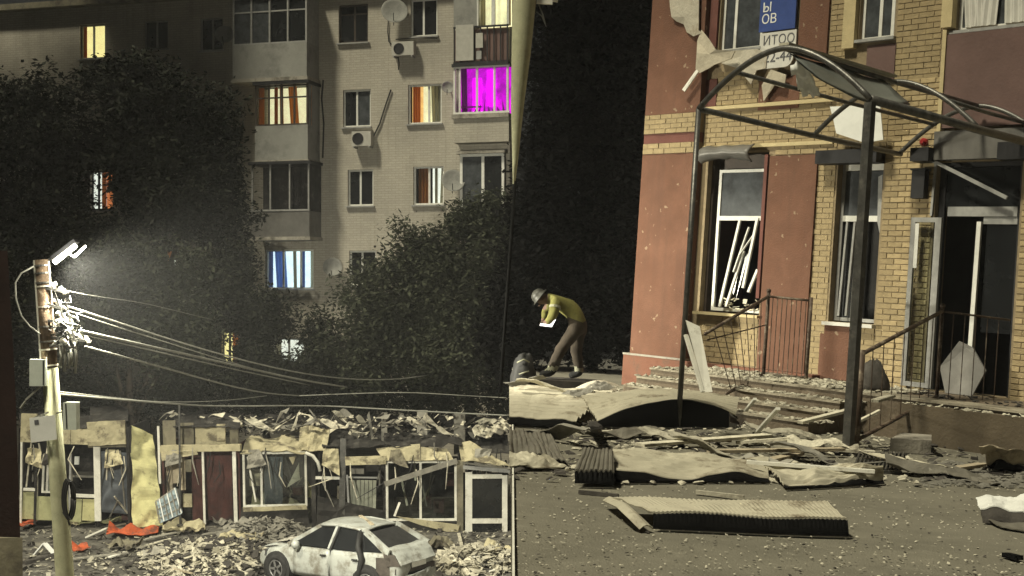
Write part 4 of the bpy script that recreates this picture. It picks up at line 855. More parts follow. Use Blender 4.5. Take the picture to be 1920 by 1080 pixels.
# ------------------------------------------------------------------ wrecked white hatchback
CP = YG(645, 1092); HB = R(33); CS = .95
fx = V(-math.cos(HB), math.sin(HB), 0); sd = V(-fx.y, fx.x, 0)   # heading; sd = car's left, toward the viewer
if sd.y > 0: sd = -sd
L0 = 4.35
def cp(x, y, z): return CP + (fx * (L0 / 2 - x) + sd * y + V(0, 0, z)) * CS     # x from the front bumper backward, y to the near side
car = thing('hatchback_car', 'wrecked white hatchback with blown out rear among the rubble', 'car', CP)
st = [0, .12, .45, .9, 1.3, 1.75, 2.3, 2.9, 3.4, 3.85, 4.2, 4.35]
belt = [.52, .66, .77, .85, .91, .93, .95, .97, 1.0, 1.02, .98, .80]
hw = [.55, .70, .80, .83, .84, .85, .85, .85, .84, .81, .75, .66]
sill = [.30, .24, .2, .2, .2, .2, .2, .2, .2, .22, .28, .36]
def section(i, sgn):
    x = st[i]; b = belt[i]; w_ = hw[i]; s_ = sill[i]
    r_ = [(w_ * .80, s_), (w_ * .97, s_ + .08), (w_ * 1.0, s_ + (b - s_) * .5), (w_ * .985, s_ + (b - s_) * .78), (w_ * .93, b - .02), (w_ * .80, b), (w_ * .4, b + .035), (0, b + .045)]
    return [cp(x, sgn * y + .028 * noise.noise(V(x * 4, z * 5, sgn)), z + .022 * noise.noise(V(x * 5, z * 4, 3 + sgn))) for y, z in r_]
mb = MB()
for sgn in (1, -1):
    base = len(mb.v)
    for i in range(len(st)): mb.v += section(i, sgn)
    for i in range(len(st) - 1):
        for j in range(7):
            if j >= 5 and 4 <= i <= 9: continue
            a = base + i * 8 + j; mb.f.append((a, a + 8, a + 9, a + 1))
    for e_ in (0, len(st) - 1): mb.f.append(tuple(base + e_ * 8 + j for j in range(8)))
bo = part(car, 'body', mb, 'car_paint', True); sm_ = bo.modifiers.new('round', 'SUBSURF'); sm_.levels = 1; sm_.render_levels = 2
part(car, 'interior', MB().hexa([cp(1.3, .74, .3), cp(4.1, .68, .3), cp(4.1, -.68, .3), cp(1.3, -.74, .3), cp(1.35, .7, .84), cp(4.0, .66, .88), cp(4.0, -.66, .88), cp(1.35, -.7, .84)]), 'car_dark')
ro = part(car, 'roof', MB().sheet(lambda u, v: cp(1.95 + 1.35 * u, (v - .5) * 1.16, 1.42 + .05 * math.sin(math.pi * v) + .035 * math.sin(math.pi * u * .9) - .04 * u * u + .012 * noise.noise(V(u * 4, v * 4, 1))), 10, 8, .03), 'car_paint', True)
def pillar(a, b, w_, m='car_paint'): part(car, 'pillar', MB().bar(cp(*a), cp(*b), w_, .05, sd), m)
for sg in (1, -1):
    pillar((1.12, .76 * sg, .92), (1.98, .57 * sg, 1.42), .08); pillar((2.42, .80 * sg, .95), (2.50, .575 * sg, 1.45), .09); pillar((2.46, .805 * sg, .95), (2.56, .59 * sg, 1.44), .05, 'car_dark')
    pillar((3.32, .80 * sg, .98), (3.18, .575 * sg, 1.43), .06, 'car_dark'); pillar((4.10, .72 * sg, 1.02), (3.28, .56 * sg, 1.40), .17)
    part(car, 'roof_rail', MB().tube([cp(1.96, .575 * sg, 1.43), cp(2.5, .585 * sg, 1.475), cp(3.0, .58 * sg, 1.45), cp(3.3, .565 * sg, 1.40)], .032, 6), 'car_paint', True)
    for pts in ([(1.26, .79, .94), (2.38, .80, .96), (2.45, .595, 1.42), (2.02, .59, 1.40)], [(2.5, .80, .96), (3.28, .80, .98), (3.15, .59, 1.41), (2.57, .595, 1.42)], [(3.38, .79, 1.0), (3.88, .74, 1.02), (3.26, .585, 1.37), (3.22, .59, 1.38)]):
        part(car, 'side_window', MB().prism([cp(x, y * sg - .02 * sg, z) for x, y, z in pts], -sd * .012 * sg), 'pane_dark')
part(car, 'windscreen', MB().prism([cp(1.2, .72, .93), cp(2.0, .54, 1.41), cp(2.0, -.54, 1.41), cp(1.2, -.72, .93)], V(0, 0, -.012)), 'pane_grey')
hg = part(car, 'tailgate', MB().sheet(lambda u, v: cp(3.98 + .38 * u + .03 * noise.noise(V(u * 3, v * 4, 2)), (v - .5) * 1.32 * (1 - .05 * u), 1.08 - .34 * u + .06 * math.sin(u * 3) + .03 * noise.noise(V(u * 4, v * 3, 7))), 8, 10, .05), 'car_paint', False, label='crumpled tailgate lid with its glass gone')
part(hg, 'rear_glass', MB().prism([cp(3.36, .52, 1.385), cp(3.97, .62, 1.08), cp(3.97, -.62, 1.08), cp(3.36, -.52, 1.385)], V(0, 0, -.012)), 'car_dark')
part(hg, 'torn_edge', MB().sheet(lambda u, v: cp(3.42 + .55 * u, .56 + .08 * v + .03 * noise.noise(V(u * 6, v, 4)), 1.36 - .28 * u + .02 * math.sin(u * 14)), 10, 2, .012), 'debris_grey')
part(hg, 'number_plate', MB().prism([cp(4.375, .26, .78), cp(4.375, -.26, .78), cp(4.385, -.26, .66), cp(4.385, .26, .66)], fx * -.012), 'notice')
for sg in (1, -1):
    part(car, 'tail_light', MB().hexa([cp(4.08, .80 * sg, .74), cp(4.36, .64 * sg, .74), cp(4.32, .58 * sg, .74), cp(4.05, .72 * sg, .74), cp(3.98, .78 * sg, 1.0), cp(4.22, .68 * sg, .98), cp(4.20, .6 * sg, .98), cp(3.95, .7 * sg, 1.0)]), 'car_burnt' if sg > 0 else 'lamp_red')
part(car, 'bumper', MB().sheet(lambda u, v: cp(4.40 - .5 * abs(u - .5) ** 2 * 1.6 + .04 * noise.noise(V(u * 5, v * 4, 3)), (u - .5) * 1.66, .34 + .24 * v - .10 * u), 12, 4, .04), 'car_paint', False)
part(car, 'exposed_bumper_beam', MB().bar(cp(4.22, .7, .62), cp(4.34, -.6, .60), .1, .12), 'car_burnt')
part(car, 'rear_scorch_panel', MB().sheet(lambda u, v: cp(3.82 + .32 * u, .842 - .09 * u + .015 * noise.noise(V(u * 6, v * 6, 0)), .42 + .5 * v), 6, 6, .01), 'car_burnt')
for (x0, x1) in ((1.34, 2.42), (2.47, 3.36)):
    dr = part(car, 'door', MB().sheet(lambda u, v: cp(x0 + (x1 - x0) * u + (.12 * v if x0 > 2 and u > .9 else 0), .856 - .05 * (2 * v - .9) ** 2 + .014 * noise.noise(V(u * 3 + x0, v * 3, 5)), .27 + .64 * v), 8, 8, .018), 'car_paint', True)
    part(dr, 'handle', MB().bar(cp(x1 - .22, .872, .80), cp(x1 - .06, .872, .81), .03, .03), 'car_dark')
    part(dr, 'door_gap', MB().bar(cp(x1 + .02, .845, .27), cp(x1 + .03, .80, .93), .02, .03), 'car_dark')
part(car, 'peeled_trim', MB().tube([cp(3.16, .62, 1.38), cp(3.3, .84, 1.1), cp(3.44, .88, .85), cp(3.38, .88, .6), cp(3.3, .87, .3)], [.04, .06, .07, .06, .04], 6), 'car_dark', True)
part(car, 'seat', MB().hexa([cp(2.1, .55, .5), cp(2.3, .55, .5), cp(2.3, .15, .5), cp(2.1, .15, .5), cp(2.3, .5, 1.2), cp(2.42, .5, 1.2), cp(2.42, .2, 1.2), cp(2.3, .2, 1.2)]), 'car_burnt')
single('broken_board', 'splintered board lying across the wrecked car roof', 'board', MB().bar(cp(2.3, -.45, 1.52), cp(3.2, .2, 1.50), .08, .03), 'plank')
single('torn_sheet', 'small dark scrap of sheet on the car bonnet', 'debris', MB().sheet(lambda u, v: cp(.5 + .5 * u, .1 + .45 * v, .86 + .1 * u + .08 * abs(noise.noise(V(u * 4, v * 4, 2)))), 8, 6, .01), 'debris_grey')
part(car, 'mirror', MB().lathe(cp(1.5, .95, .98), sd, [(.03, -.1), (.09, -.06), (.1, .02), (.05, .07)], 8), 'car_paint', True)
for sg in (1, -1):
    for x in (.82, 3.55):
        c = cp(x, .80 * sg, .32)
        wz = part(car, 'wheel', MB().lathe(c, sd * sg, [(.30, -.12), (.39, -.11), (.39, .052), (.33, .06)], 24), 'car_dark', label='front wheel' if x < 1 else None)
        part(wz, 'tyre', MB().lathe(c, sd * sg, [(.20, -.10), (.30, -.10), (.325, -.06), (.325, .055), (.30, .085), (.21, .085), (.20, .06)], 24), 'tyre', True)
        part(wz, 'rim', MB().lathe(c, sd * sg, [(.205, .02), (.205, .075), (.18, .08), (.17, .03)], 24), 'rim', True)
        for k in range(5):
            a = k * 1.2566; r_ = (fx * math.cos(a) + V(0, 0, 1) * math.sin(a)); part(wz, 'spoke', MB().bar(c + r_ * .03 + sd * sg * .06, c + r_ * .19 + sd * sg * .065, .05, .02, sd), 'rim')
part(car, 'headlight', MB().hexa([cp(.05, .60, .52), cp(.42, .795, .58), cp(.42, .72, .58), cp(.05, .52, .52), cp(.10, .60, .64), cp(.45, .775, .74), cp(.45, .70, .74), cp(.1, .52, .64)]), 'pane_grey')
part(car, 'bonnet', MB().sheet(lambda u, v: cp(.16 + 1.0 * u, (v - .5) * 1.36, .70 + .20 * u + .05 * math.sin(math.pi * v) + .05 * math.sin(u * 5) * (v - .3) + .02 * noise.noise(V(u * 4, v * 4, 8))), 8, 8, .02), 'car_paint', True)

# ------------------------------------------------------------------ red and yellow brick building (right)
B = Wall(25.6, 1.08, True)
bb = thing('brick_building', 'damaged red plaster and yellow brick building with blown out windows', 'building', B.p(B.hit(1500, 700)[0], 0, 0), True)
bL = B.hit(1213, 360)[0]; bR = B.hit(2150, 400)[0]; bH = 8.2
w1 = B.rect(1320, 284, 1433, 588); w2 = B.rect(1562, 306, 1648, 606); dr_ = B.rect(1744, 302, 1904, 746)
LAND = .50
dr_ = (dr_[0], dr_[1], LAND, dr_[3])
u1 = B.rect(1352, -60, 1432, 92); u2 = B.rect(1614, -60, 1680, 72); u3 = B.rect(1796, -80, 1990, 48)
holes = [w1, w2, dr_, u1, u2, u3]
part(bb, 'wall', wall_cells(B, bL, bR, -.3, bH, holes, 0.0, .38), 'mortar')
# hull behind
a0, a1 = B.p(bL, 0, -.385), B.p(bR, 0, -.385); inn = -B.n
for nm, q in (('side_wall', [a0, a0 + inn * 7, a0 + inn * 7 + B.t * .3, a0 + B.t * .3]), ('side_wall', [a1 - B.t * .3, a1 - B.t * .3 + inn * 7, a1 + inn * 7, a1]), ('rear_wall', [a0 + inn * 7.01, a1 + inn * 7.01, a1 + inn * 7.3, a0 + inn * 7.3])):
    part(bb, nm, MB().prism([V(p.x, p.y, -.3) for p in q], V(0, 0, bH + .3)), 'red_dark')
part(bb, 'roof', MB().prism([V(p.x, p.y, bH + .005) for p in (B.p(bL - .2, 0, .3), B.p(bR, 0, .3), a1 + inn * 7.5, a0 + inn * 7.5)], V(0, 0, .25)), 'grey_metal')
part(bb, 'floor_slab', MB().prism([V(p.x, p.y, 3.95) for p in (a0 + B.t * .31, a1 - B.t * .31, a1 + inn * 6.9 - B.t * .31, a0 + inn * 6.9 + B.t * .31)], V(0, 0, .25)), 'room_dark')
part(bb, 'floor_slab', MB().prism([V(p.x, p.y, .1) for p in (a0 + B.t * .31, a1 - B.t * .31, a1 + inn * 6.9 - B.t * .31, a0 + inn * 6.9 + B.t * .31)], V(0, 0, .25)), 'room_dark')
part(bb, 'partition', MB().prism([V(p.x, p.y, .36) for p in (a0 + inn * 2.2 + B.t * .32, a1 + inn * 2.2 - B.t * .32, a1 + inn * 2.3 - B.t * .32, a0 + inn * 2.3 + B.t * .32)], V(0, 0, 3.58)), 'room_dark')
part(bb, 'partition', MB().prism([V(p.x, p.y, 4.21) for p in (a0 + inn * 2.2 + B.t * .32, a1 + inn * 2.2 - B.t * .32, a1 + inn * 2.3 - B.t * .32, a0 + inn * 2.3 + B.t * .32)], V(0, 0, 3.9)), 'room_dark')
def bpanel(x0, y0, x1, y1, m, o=.03, nm='plaster_panel', o0=.002, label=None):
    s0, s1, h0, h1 = B.rect(x0, y0, x1, y1); return part(bb, nm, MB().wbox(B, s0, s1, h0, h1, o0, o), m, label=label)
sP0, sP1 = bL - .02, B.hit(1310, 400)[0]
hP = B.hit(1225, 669)[1]; hb1 = B.hit(1265, 252)[1]; hb2 = B.hit(1265, 216)[1]; hb3 = B.hit(1262, 290)[1]; hb4 = B.hit(1262, 270)[1]
def pil(h0, h1, m, o, nm): part(bb, nm, MB().wbox(B, sP0, sP1, h0, h1, -.2, o), m)
pil(hP + .002, hb3 - .002, 'red_plaster', .16, 'pilaster'); pil(hb4 + .002, hb1 - .002, 'red_dark', .15, 'pilaster'); pil(hb2 + .002, bH - .01, 'red_plaster', .16, 'pilaster')
part(bb, 'plinth', MB().wbox(B, sP0 - .08, B.hit(1540, 690)[0], -.3, hP, -.2, .24), 'plinth_red'); part(bb, 'plinth_ledge', MB().wbox(B, sP0 - .09, sP1 + .02, hP + .003, hP + .035, -.2, .25), 'concrete')
for h0, h1 in ((hb3, hb4), (hb1, hb2)): part(bb, 'pilaster_core', MB().wbox(B, sP0 + .004, sP1 - .004, h0 + .003, h1 - .003, -.2, .165), 'mortar')
sq0 = w1[1]; sq1 = B.hit(1528, 420)[0]; hq1 = B.hit(1480, 292)[1]
part(bb, 'plaster_panel', MB().wbox(B, sq0 + .05, sq1, hP + .003, hq1, .002, .05), 'red_plaster')
part(bb, 'plaster_panel', MB().wbox(B, sq1 + .25, sq1 + .34, .2, 1.2, .002, .03), 'red_plaster')
part(bb, 'plaster_panel', MB().wbox(B, w2[0] - .02, w2[0] + .5, LAND, w2[2] - .03, .002, .06), 'red_plaster', label='red plaster apron below the middle window')
bpanel(1502, -40, 1556, 128, 'red_plaster', .05); bpanel(1300, -60, 1350, 92, 'red_dark', .05); bpanel(1424, 142, 1500, 205, 'red_plaster', .02); bpanel(1310, 150, 1345, 205, 'red_dark', .03)
bpanel(1776, 56, 2000, 236, 'mauve', .10, 'cladding_panel'); bpanel(1626, 84, 1679, 160, 'mauve', .03, 'cladding_panel')
bpanel(1589, -60, 1611, 92, 'brick_pale', .10, 'pale_strip'); bpanel(1776, -60, 1796, 54, 'brick_pale', .14, 'pale_strip'); bpanel(1770, 60, 1777, 250, 'brick_pale', .13, 'pale_strip')
bpanel(1430, 291, 1436, 560, 'red_dark', .07, 'pale_strip')
# brickwork: every brick is a real piece; nearest and largest singly, the rest joined
regions = []
def breg(x0, y0, x1, y1, o=0.0, tooth=False):
    s0, s1, h0, h1 = B.rect(x0, y0, x1, y1); regions.append((s0, s1, h0, h1, o, tooth))
def bregs(s0, s1, h0, h1, o=0.0, tooth=False): regions.append((s0, s1, h0, h1, o, tooth))
bregs(sP0 + .01, sP1 - .01, hb3, hb4, .165); bregs(sP0 + .01, sP1 - .01, hb1, hb2, .165)
bregs(sq1 + .01, w2[0] - .03, .46, hq1, 0, True)
bregs(w2[1] + .03, dr_[0] - .03, .46, B.hit(1690, 150)[1])
bregs(w2[0] + .55, w2[1] + .03, .46, w2[2] - .06)
bregs(dr_[1] + .03, dr_[1] + .75, .46, dr_[3] - .3)
bregs(sP1 + .03, w2[0] - .03, hq1 + .02, B.hit(1440, 205)[1])
breg(1345, 132, 1424, 205); breg(1556, -60, 1588, 205); breg(1500, 132, 1556, 205); breg(1682, -60, 1768, 150)
bregs(w1[0] + .03, w1[1] - .0, hP + .02, w1[2] - .06)
bregs(w2[0] - .02, w2[1] + .03, w2[3] + .22, B.hit(1600, 205)[1])
bricks = []; rg = random.Random(9); BWd, BH_ = .25, .075
for ri, (s0, s1, h0, h1, o, tooth) in enumerate(regions):
    n = max(1, int(round((h1 - h0) / .085))); ch = (h1 - h0) / n
    for r_ in range(n):
        a = s0 + (-.13 if r_ % 2 else 0); lo = s0 - (.07 if tooth and (r_ // 3) % 2 else 0)
        while a < s1 - .02:
            b_ = min(a + BWd, s1); aa = max(a, lo)
            if b_ - aa > .04:
                hid = any(aa < q[1] and b_ > q[0] and h0 + r_ * ch < q[3] and h0 + (r_ + 1) * ch > q[2] for q in holes)
                if not hid: bricks.append((aa + .006, b_ - .006, h0 + r_ * ch + .006, h0 + (r_ + 1) * ch - .006, o + rg.uniform(.006, .018), ri))
            a += BWd
bricks.sort(key=lambda q: -(q[0] + (2 if q[5] in (2, 3, 4, 5) else 0)))
bm_cache = {}
for q in bricks[:300]:
    w_, h_, k = round((q[1] - q[0]) / .01) * .01, round((q[3] - q[2]) / .004) * .004, 0
    key = (round(w_, 3), round(h_, 3))
    if key not in bm_cache:
        x, z = key[0] / 2, key[1] / 2; c_ = .006; mm = MB(); T_ = B.t; N_ = B.n
        f_ = lambda a, n_, h: T_ * a + N_ * n_ + V(0, 0, h)
        mm.add([f_(-x, -.03, -z), f_(x, -.03, -z), f_(x, -.03, z), f_(-x, -.03, z), f_(-x, .006, -z), f_(x, .006, -z), f_(x, .006, z), f_(-x, .006, z), f_(-x + c_, .012, -z + c_), f_(x - c_, .012, -z + c_), f_(x - c_, .012, z - c_), f_(-x + c_, .012, z - c_)],
               [(0, 1, 5, 4), (1, 2, 6, 5), (2, 3, 7, 6), (3, 0, 4, 7), (4, 5, 9, 8), (5, 6, 10, 9), (6, 7, 11, 10), (7, 4, 8, 11), (8, 9, 10, 11), (3, 2, 1, 0)])
        bm_cache[key] = mesh_of(mm, 'brick', V(0, 0, 0), 'brick_yellow')
    o_ = bpy.data.objects.new('brick', bm_cache[key]); C.objects.link(o_); o_.parent = bb
    o_.location = B.p((q[0] + q[1]) / 2, (q[2] + q[3]) / 2, q[4] - .010) - BASE[bb.name]
rest = MB()
for q in bricks[300:]: rest.wbox(B, q[0], q[1], q[2], q[3], q[4] - .03, q[4])
part(bb, 'brickwork', rest, 'brick_yellow', kind='stuff')
# ledges
part(bb, 'string_course', MB().wbox(B, sP1 + .03, w2[0] - .1, hb2 + .03, hb2 + .09, .002, .07), 'brick_pale')
part(bb, 'string_course', MB().wbox(B, sP1 + .03, w2[0] - .1, hb3 + .06, hb3 + .12, .002, .05), 'brick_pale')
# windows and doors
def bars(lst, W=B):
    f = MB()
    for (s0, s1, h0, h1, o0, o1) in lst: f.wbox(W, s0, s1, h0, h1, o0, o1)
    return f
s0, s1, h0, h1 = w1; fo = -.12
h1f = B.hit(1385, 316)[1]; hm = B.hit(1380, 404)[1]; s0f = B.hit(1333, 450)[0]
w = part(bb, 'window', bars([(s0f, s0f + .055, h0 + .03, h1f, fo - .05, fo), (s1 - .06, s1 - .003, h0 + .03, h1f, fo - .05, fo), (s0f + .055, s1 - .06, h1f - .05, h1f, fo - .05, fo), (s0f + .055, s1 - .06, h0 + .03, h0 + .085, fo - .05, fo), (s0f + .055, s1 - .12, hm - .075, hm, fo - .05, fo + .01)]), 'frame_white', label='tall white window frame with shattered leaning sashes')
part(w, 'pane', MB().wbox(B, s0f + .05, s1 - .06, hm + .003, h1f - .04, fo - .03, fo - .02), 'pane_grey')
part(w, 'lining', MB().wbox(B, s0 + .002, s0 + .05, h0, h1, -.37, fo), 'frame_brown'); part(w, 'lining', MB().wbox(B, s0 + .05, s1, h1f + .004, h1 - .002, -.3, -.26), 'frame_brown')
for (xa, ya, xb, yb, ww) in ((1381, 412, 1348, 575, .045), (1388, 470, 1360, 575, .04), (1414, 408, 1392, 540, .045), (1398, 425, 1374, 510, .02), (1414, 505, 1402, 548, .045), (1406, 440, 1384, 480, .015)):
    a, b_ = B.hit(xa, ya), B.hit(xb, yb); part(w, 'loose_sash', MB().bar(B.p(a[0], a[1], fo + .02), B.p(b_[0], b_[1], fo + .10), ww, .04, B.n), 'frame_white')
part(w, 'glass_shard', MB().prism([B.p(*B.hit(1384, 470), fo), B.p(*B.hit(1396, 476), fo), B.p(*B.hit(1372, 560), fo), B.p(*B.hit(1366, 548), fo)], B.n * .006), 'pane_grey')
part(w, 'rubbish', shards(26, lambda r: (B.p(r.uniform(s0f + .3, s1 - .1), h0 + r.uniform(.06, .25), fo + r.uniform(.02, .08)), 1), random.Random(4), .04, .12, .5), 'debris_pale', kind='stuff')
part(w, 'sill', MB().wbox(B, s0 - .05, s1 + .05, h0 - .05, h0 - .005, -.1, .12), 'brick_pale')
def head_shade(s0, s1, h0, h1, o1, nm, m):     # rolled / sagging awning box over an opening
    part(bb, nm, MB().sheet(lambda u, v: B.p(s0 + (s1 - s0) * u, h0 + (h1 - h0) * (v + .25 * math.sin(math.pi * u) * (1 - v)), .02 + o1 * math.sin(math.pi * (.15 + .75 * v))) + V(0, 0, .03 * noise.noise(V(u * 5, v * 4, s0))), 14, 6, .02), m, True)
head_shade(s0 - .05, B.hit(1420, 290)[0], B.hit(1370, 308)[1], B.hit(1370, 274)[1], .26, 'awning', 'grey_metal')
s0, s1, h0, h1 = w2; fo = -.14; hm = B.hit(1610, 408)[1]
w = part(bb, 'window', bars([(s0 + .003, s0 + .06, h0 + .02, h1 - .003, fo - .05, fo), (s1 - .06, s1 - .003, h0 + .02, h1 - .003, fo - .05, fo), (s0 + .06, s1 - .06, h0 + .02, h0 + .075, fo - .05, fo), (s0 + .30, s0 + .34, h0 + .075, hm, fo - .05, fo)]), 'frame_grey', label='dark middle window with grey frame behind the canopy post')
part(w, 'transom', MB().wbox(B, s0 + .06, s1 - .06, hm - .05, hm + .04, fo - .045, fo + .01), 'frame_white'); part(w, 'transom', MB().wbox(B, s0 + .06, s1 - .06, h1 - .10, h1 - .004, fo - .045, fo + .01), 'frame_white')
part(w, 'pane', MB().wbox(B, s0 + .06, s1 - .06, hm + .045, h1 - .11, fo - .03, fo - .02), 'pane_grey'); part(w, 'pane', MB().wbox(B, s0 + .06, s0 + .3, h0 + .08, hm - .055, fo - .03, fo - .02), 'pane_dark')
for xa, xb in ((1582, 1566), (1596, 1580)): part(w, 'loose_sash', MB().bar(B.p(*B.hit(xa, 415), fo + .03), B.p(*B.hit(xb, 592), fo + .05), .035, .03, B.n), 'frame_grey')
part(w, 'glass_shard', MB().prism([B.p(*B.hit(1640, 330), fo + .03), B.p(*B.hit(1648, 326), fo + .03), B.p(*B.hit(1644, 445), fo + .03), B.p(*B.hit(1638, 415), fo + .03)], B.n * .006), 'frame_grey')
part(w, 'sill', MB().wbox(B, s0 - .04, s1 + .04, h0 - .06, h0 - .005, -.1, .12), 'sign_white')
part(bb, 'awning_box', MB().wbox(B, B.hit(1546, 296)[0], B.hit(1660, 296)[0], B.hit(1600, 309)[1], B.hit(1600, 284)[1], .01, .26), 'black_metal')
s0, s1, h0, h1 = dr_; fo = -.10; hm = B.hit(1830, 402)[1]; sm = B.hit(1833, 420)[0]
dw = part(bb, 'door', bars([(s0 + .003, s0 + .10, h0 + .003, h1 - .003, fo - .06, fo), (s1 - .07, s1 - .003, h0 + .003, h1 - .003, fo - .06, fo), (s0 + .10, s1 - .07, h1 - .07, h1 - .003, fo - .06, fo)]), 'black_metal', label='dark main entrance frame with broken glazing')
part(dw, 'transom', MB().wbox(B, s0 + .16, s1 - .08, hm - .02, hm + .12, fo - .05, fo + .01), 'frame_grey'); part(dw, 'transom', MB().wbox(B, sm + .03, s1 - .08, hm - .13, hm - .025, fo - .05, fo - .01), 'frame_grey')
a, b_ = B.hit(1832, 415), B.hit(1812, 735)
part(dw, 'door_leaf', MB().bar(B.p(a[0], a[1], fo + .02), B.p(a[0] - .01, h0 + .01, fo + .04), .065, .05, B.n), 'frame_white', label='bare white door post left standing')
part(dw, 'pane', MB().wbox(B, s0 + .10, s1 - .08, hm + .125, h1 - .075, fo - .035, fo - .025), 'pane_dark'); part(dw, 'pane', MB().wbox(B, sm + .08, s1 - .08, h0 + .9, hm - .14, fo - .035, fo - .025), 'pane_dark')
part(dw, 'brace', MB().bar(B.p(*B.hit(1750, 300), .10), B.p(*B.hit(1892, 372), .06), .05, .04, B.n), 'frame_grey'); part(dw, 'edge_bar', MB().bar(B.p(*B.hit(1757, 302), .03), B.p(*B.hit(1748, 405), .03), .035, .03, B.n), 'frame_grey')
part(bb, 'door_panel', MB().prism([B.p(*B.hit(1808, 640), .12), B.p(*B.hit(1832, 652), .10), B.p(*B.hit(1866, 695), .25), B.p(*B.hit(1850, 742), .40), B.p(*B.hit(1800, 736), .40), B.p(*B.hit(1780, 688), .25)], B.n * .03), 'grey_metal', label='bent grey panel slumped in the entrance')
part(bb, 'awning_box', MB().wbox(B, B.hit(1726, 293)[0], B.hit(1760, 293)[0], B.hit(1742, 306)[1], B.hit(1742, 281)[1], .01, .30), 'black_metal'); part(bb, 'awning_box', MB().wbox(B, B.hit(1892, 290)[0], B.hit(1960, 290)[0], B.hit(1905, 304)[1], B.hit(1905, 272)[1], .11, .36), 'black_metal')
part(bb, 'fascia_panel', MB().wbox(B, B.hit(1761, 270)[0], B.hit(1990, 270)[0], B.hit(1830, 300)[1], B.hit(1830, 246)[1], .002, .16), 'grey_metal')
part(bb, 'alarm_lamp', MB().lathe(B.p(*B.hit(1735, 267), .02), B.n, [(.06, 0), (.06, .05), (.03, .09)], 12), 'lamp_red')
s0_, s1_, h0_, h1_ = B.rect(1711, 320, 1735, 372, .12)
lb = part(bb, 'wall_lantern', MB().wbox(B, s0_, s1_, h0_, h1_, .03, .16), 'black_metal'); part(lb, 'lantern_cap', MB().wbox(B, s0_ - .02, s1_ + .02, h1_ + .003, h1_ + .03, .005, .18), 'black_metal')
# open glazed leaf folded against the pier
ds0, ds1, dh0, dh1 = B.rect(1688, 406, 1745, 740, .3)
dl = part(bb, 'door_leaf', bars([(ds0, ds0 + .07, LAND + .03, dh1, .10, .15), (ds1 - .10, ds1, LAND + .03, dh1, .10, .15), (ds0 + .07, ds1 - .10, dh1 - .07, dh1, .10, .15), (ds0 + .07, ds1 - .10, LAND + .03, LAND + .10, .10, .15)]), 'frame_grey', label='open glazed door leaf folded against the brick pier')
part(dl, 'pane', MB().wbox(B, ds0 + .07, ds1 - .1, LAND + .1, dh1 - .07, .12, .127), 'glass'); part(dl, 'edge_strip', MB().wbox(B, ds0 + .08, ds0 + .14, dh1 - .75, dh1 - .09, .152, .16), 'frame_white')
# upper floor windows, signs
for rc, ms, tr, lab in ((u1, (.30, .92), (), 'upper dark window left of the blue sign'), (u2, (.52, .86), (), 'upper bluish window between pale brick strips')):
    window(bb, B, rc, 'frame_white', 'pane_grey', ms, tr, out=0, fw=.05, label=lab, sill=True)
s0, s1, h0, h1 = u3
w = window(bb, B, u3, 'frame_white', 'pane_grey', (.33, .66), (), out=0, fw=.06, label='upper window veiled by white torn curtains', sill=True)
for c0_, c1_, ln in ((.02, .2, .1), (.2, .42, -.05), (.44, .66, .05), (.66, .98, 0)): part(w, 'curtain', curtain(B, s0 + (s1 - s0) * c0_, s0 + (s1 - s0) * c1_, h0 + .05, h1, -.04, 3, .02, ln), 'sign_white')
def text(parent, body, s, h, o, size, m, nm='lettering'):
    cu = bpy.data.curves.new('lettering', 'FONT'); cu.body = body; cu.size = size; cu.extrude = .003; cu.align_x = 'LEFT'; cu.align_y = 'CENTER'
    tmp = bpy.data.objects.new('tmp', cu); C.objects.link(tmp)
    dg = bpy.context.evaluated_depsgraph_get(); me = bpy.data.meshes.new_from_object(tmp.evaluated_get(dg)); bpy.data.objects.remove(tmp)
    R3 = Matrix((B.t, V(0, 0, 1), B.n)).transposed()
    me.transform(Matrix.Translation(B.p(s, h, o) - BASE[root_of(parent).name]) @ R3.to_4x4()); me.materials.clear(); me.materials.append(M[m])
    ob = bpy.data.objects.new(nm, me); C.objects.link(ob); ob.parent = parent
s0, s1, h0, h1 = B.rect(1432, -40, 1499, 58)
sg = thing('wall_sign', 'blue wall sign with white letters above the canopy arch', 'sign', B.p(s0, h0, .05), True)
part(sg, 'board', MB().wbox(B, s0, s1, h0, h1, .052, .09), 'sign_blue')
px18 = B.hit(1436, 18); text(sg, 'Ы', px18[0], px18[1], .092, .22, 'notice'); px37 = B.hit(1434, 40); text(sg, 'ОВ', px37[0], px37[1], .092, .22, 'notice')
s0, s1, h0, h1 = B.rect(1431, 61, 1498, 100)
sg2 = thing('wall_sign', 'narrow white notice board directly under the blue sign', 'sign', B.p(s0, h0, .05), True)
part(sg2, 'board', MB().wbox(B, s0, s1, h0, h1, .052, .085), 'sign_white'); q_ = B.hit(1436, 80); text(sg2, 'ИТОО', q_[0], q_[1], .087, .22, 'ink')
s0, s1, h0, h1 = B.rect(1420, 94, 1496, 130)
sg3 = thing('wall_sign', 'white round ended board with a phone number', 'sign', B.p(s0, h0, .1), True)
rr_ = (h1 - h0) / 2; pts = [B.p(s0, h0, .105), B.p(s1 - rr_, h0, .105)] + [B.p(s1 - rr_ + rr_ * math.sin(a), h0 + rr_ - rr_ * math.cos(a), .105) for a in [k * math.pi / 8 for k in range(1, 8)]] + [B.p(s1 - rr_, h1, .105), B.p(s0, h1, .105)]
part(sg3, 'board', MB().prism(pts, B.n * .03), 'sign_white'); q_ = B.hit(1434, 113); text(sg3, '-22-44', q_[0], q_[1], .138, .24, 'ink')
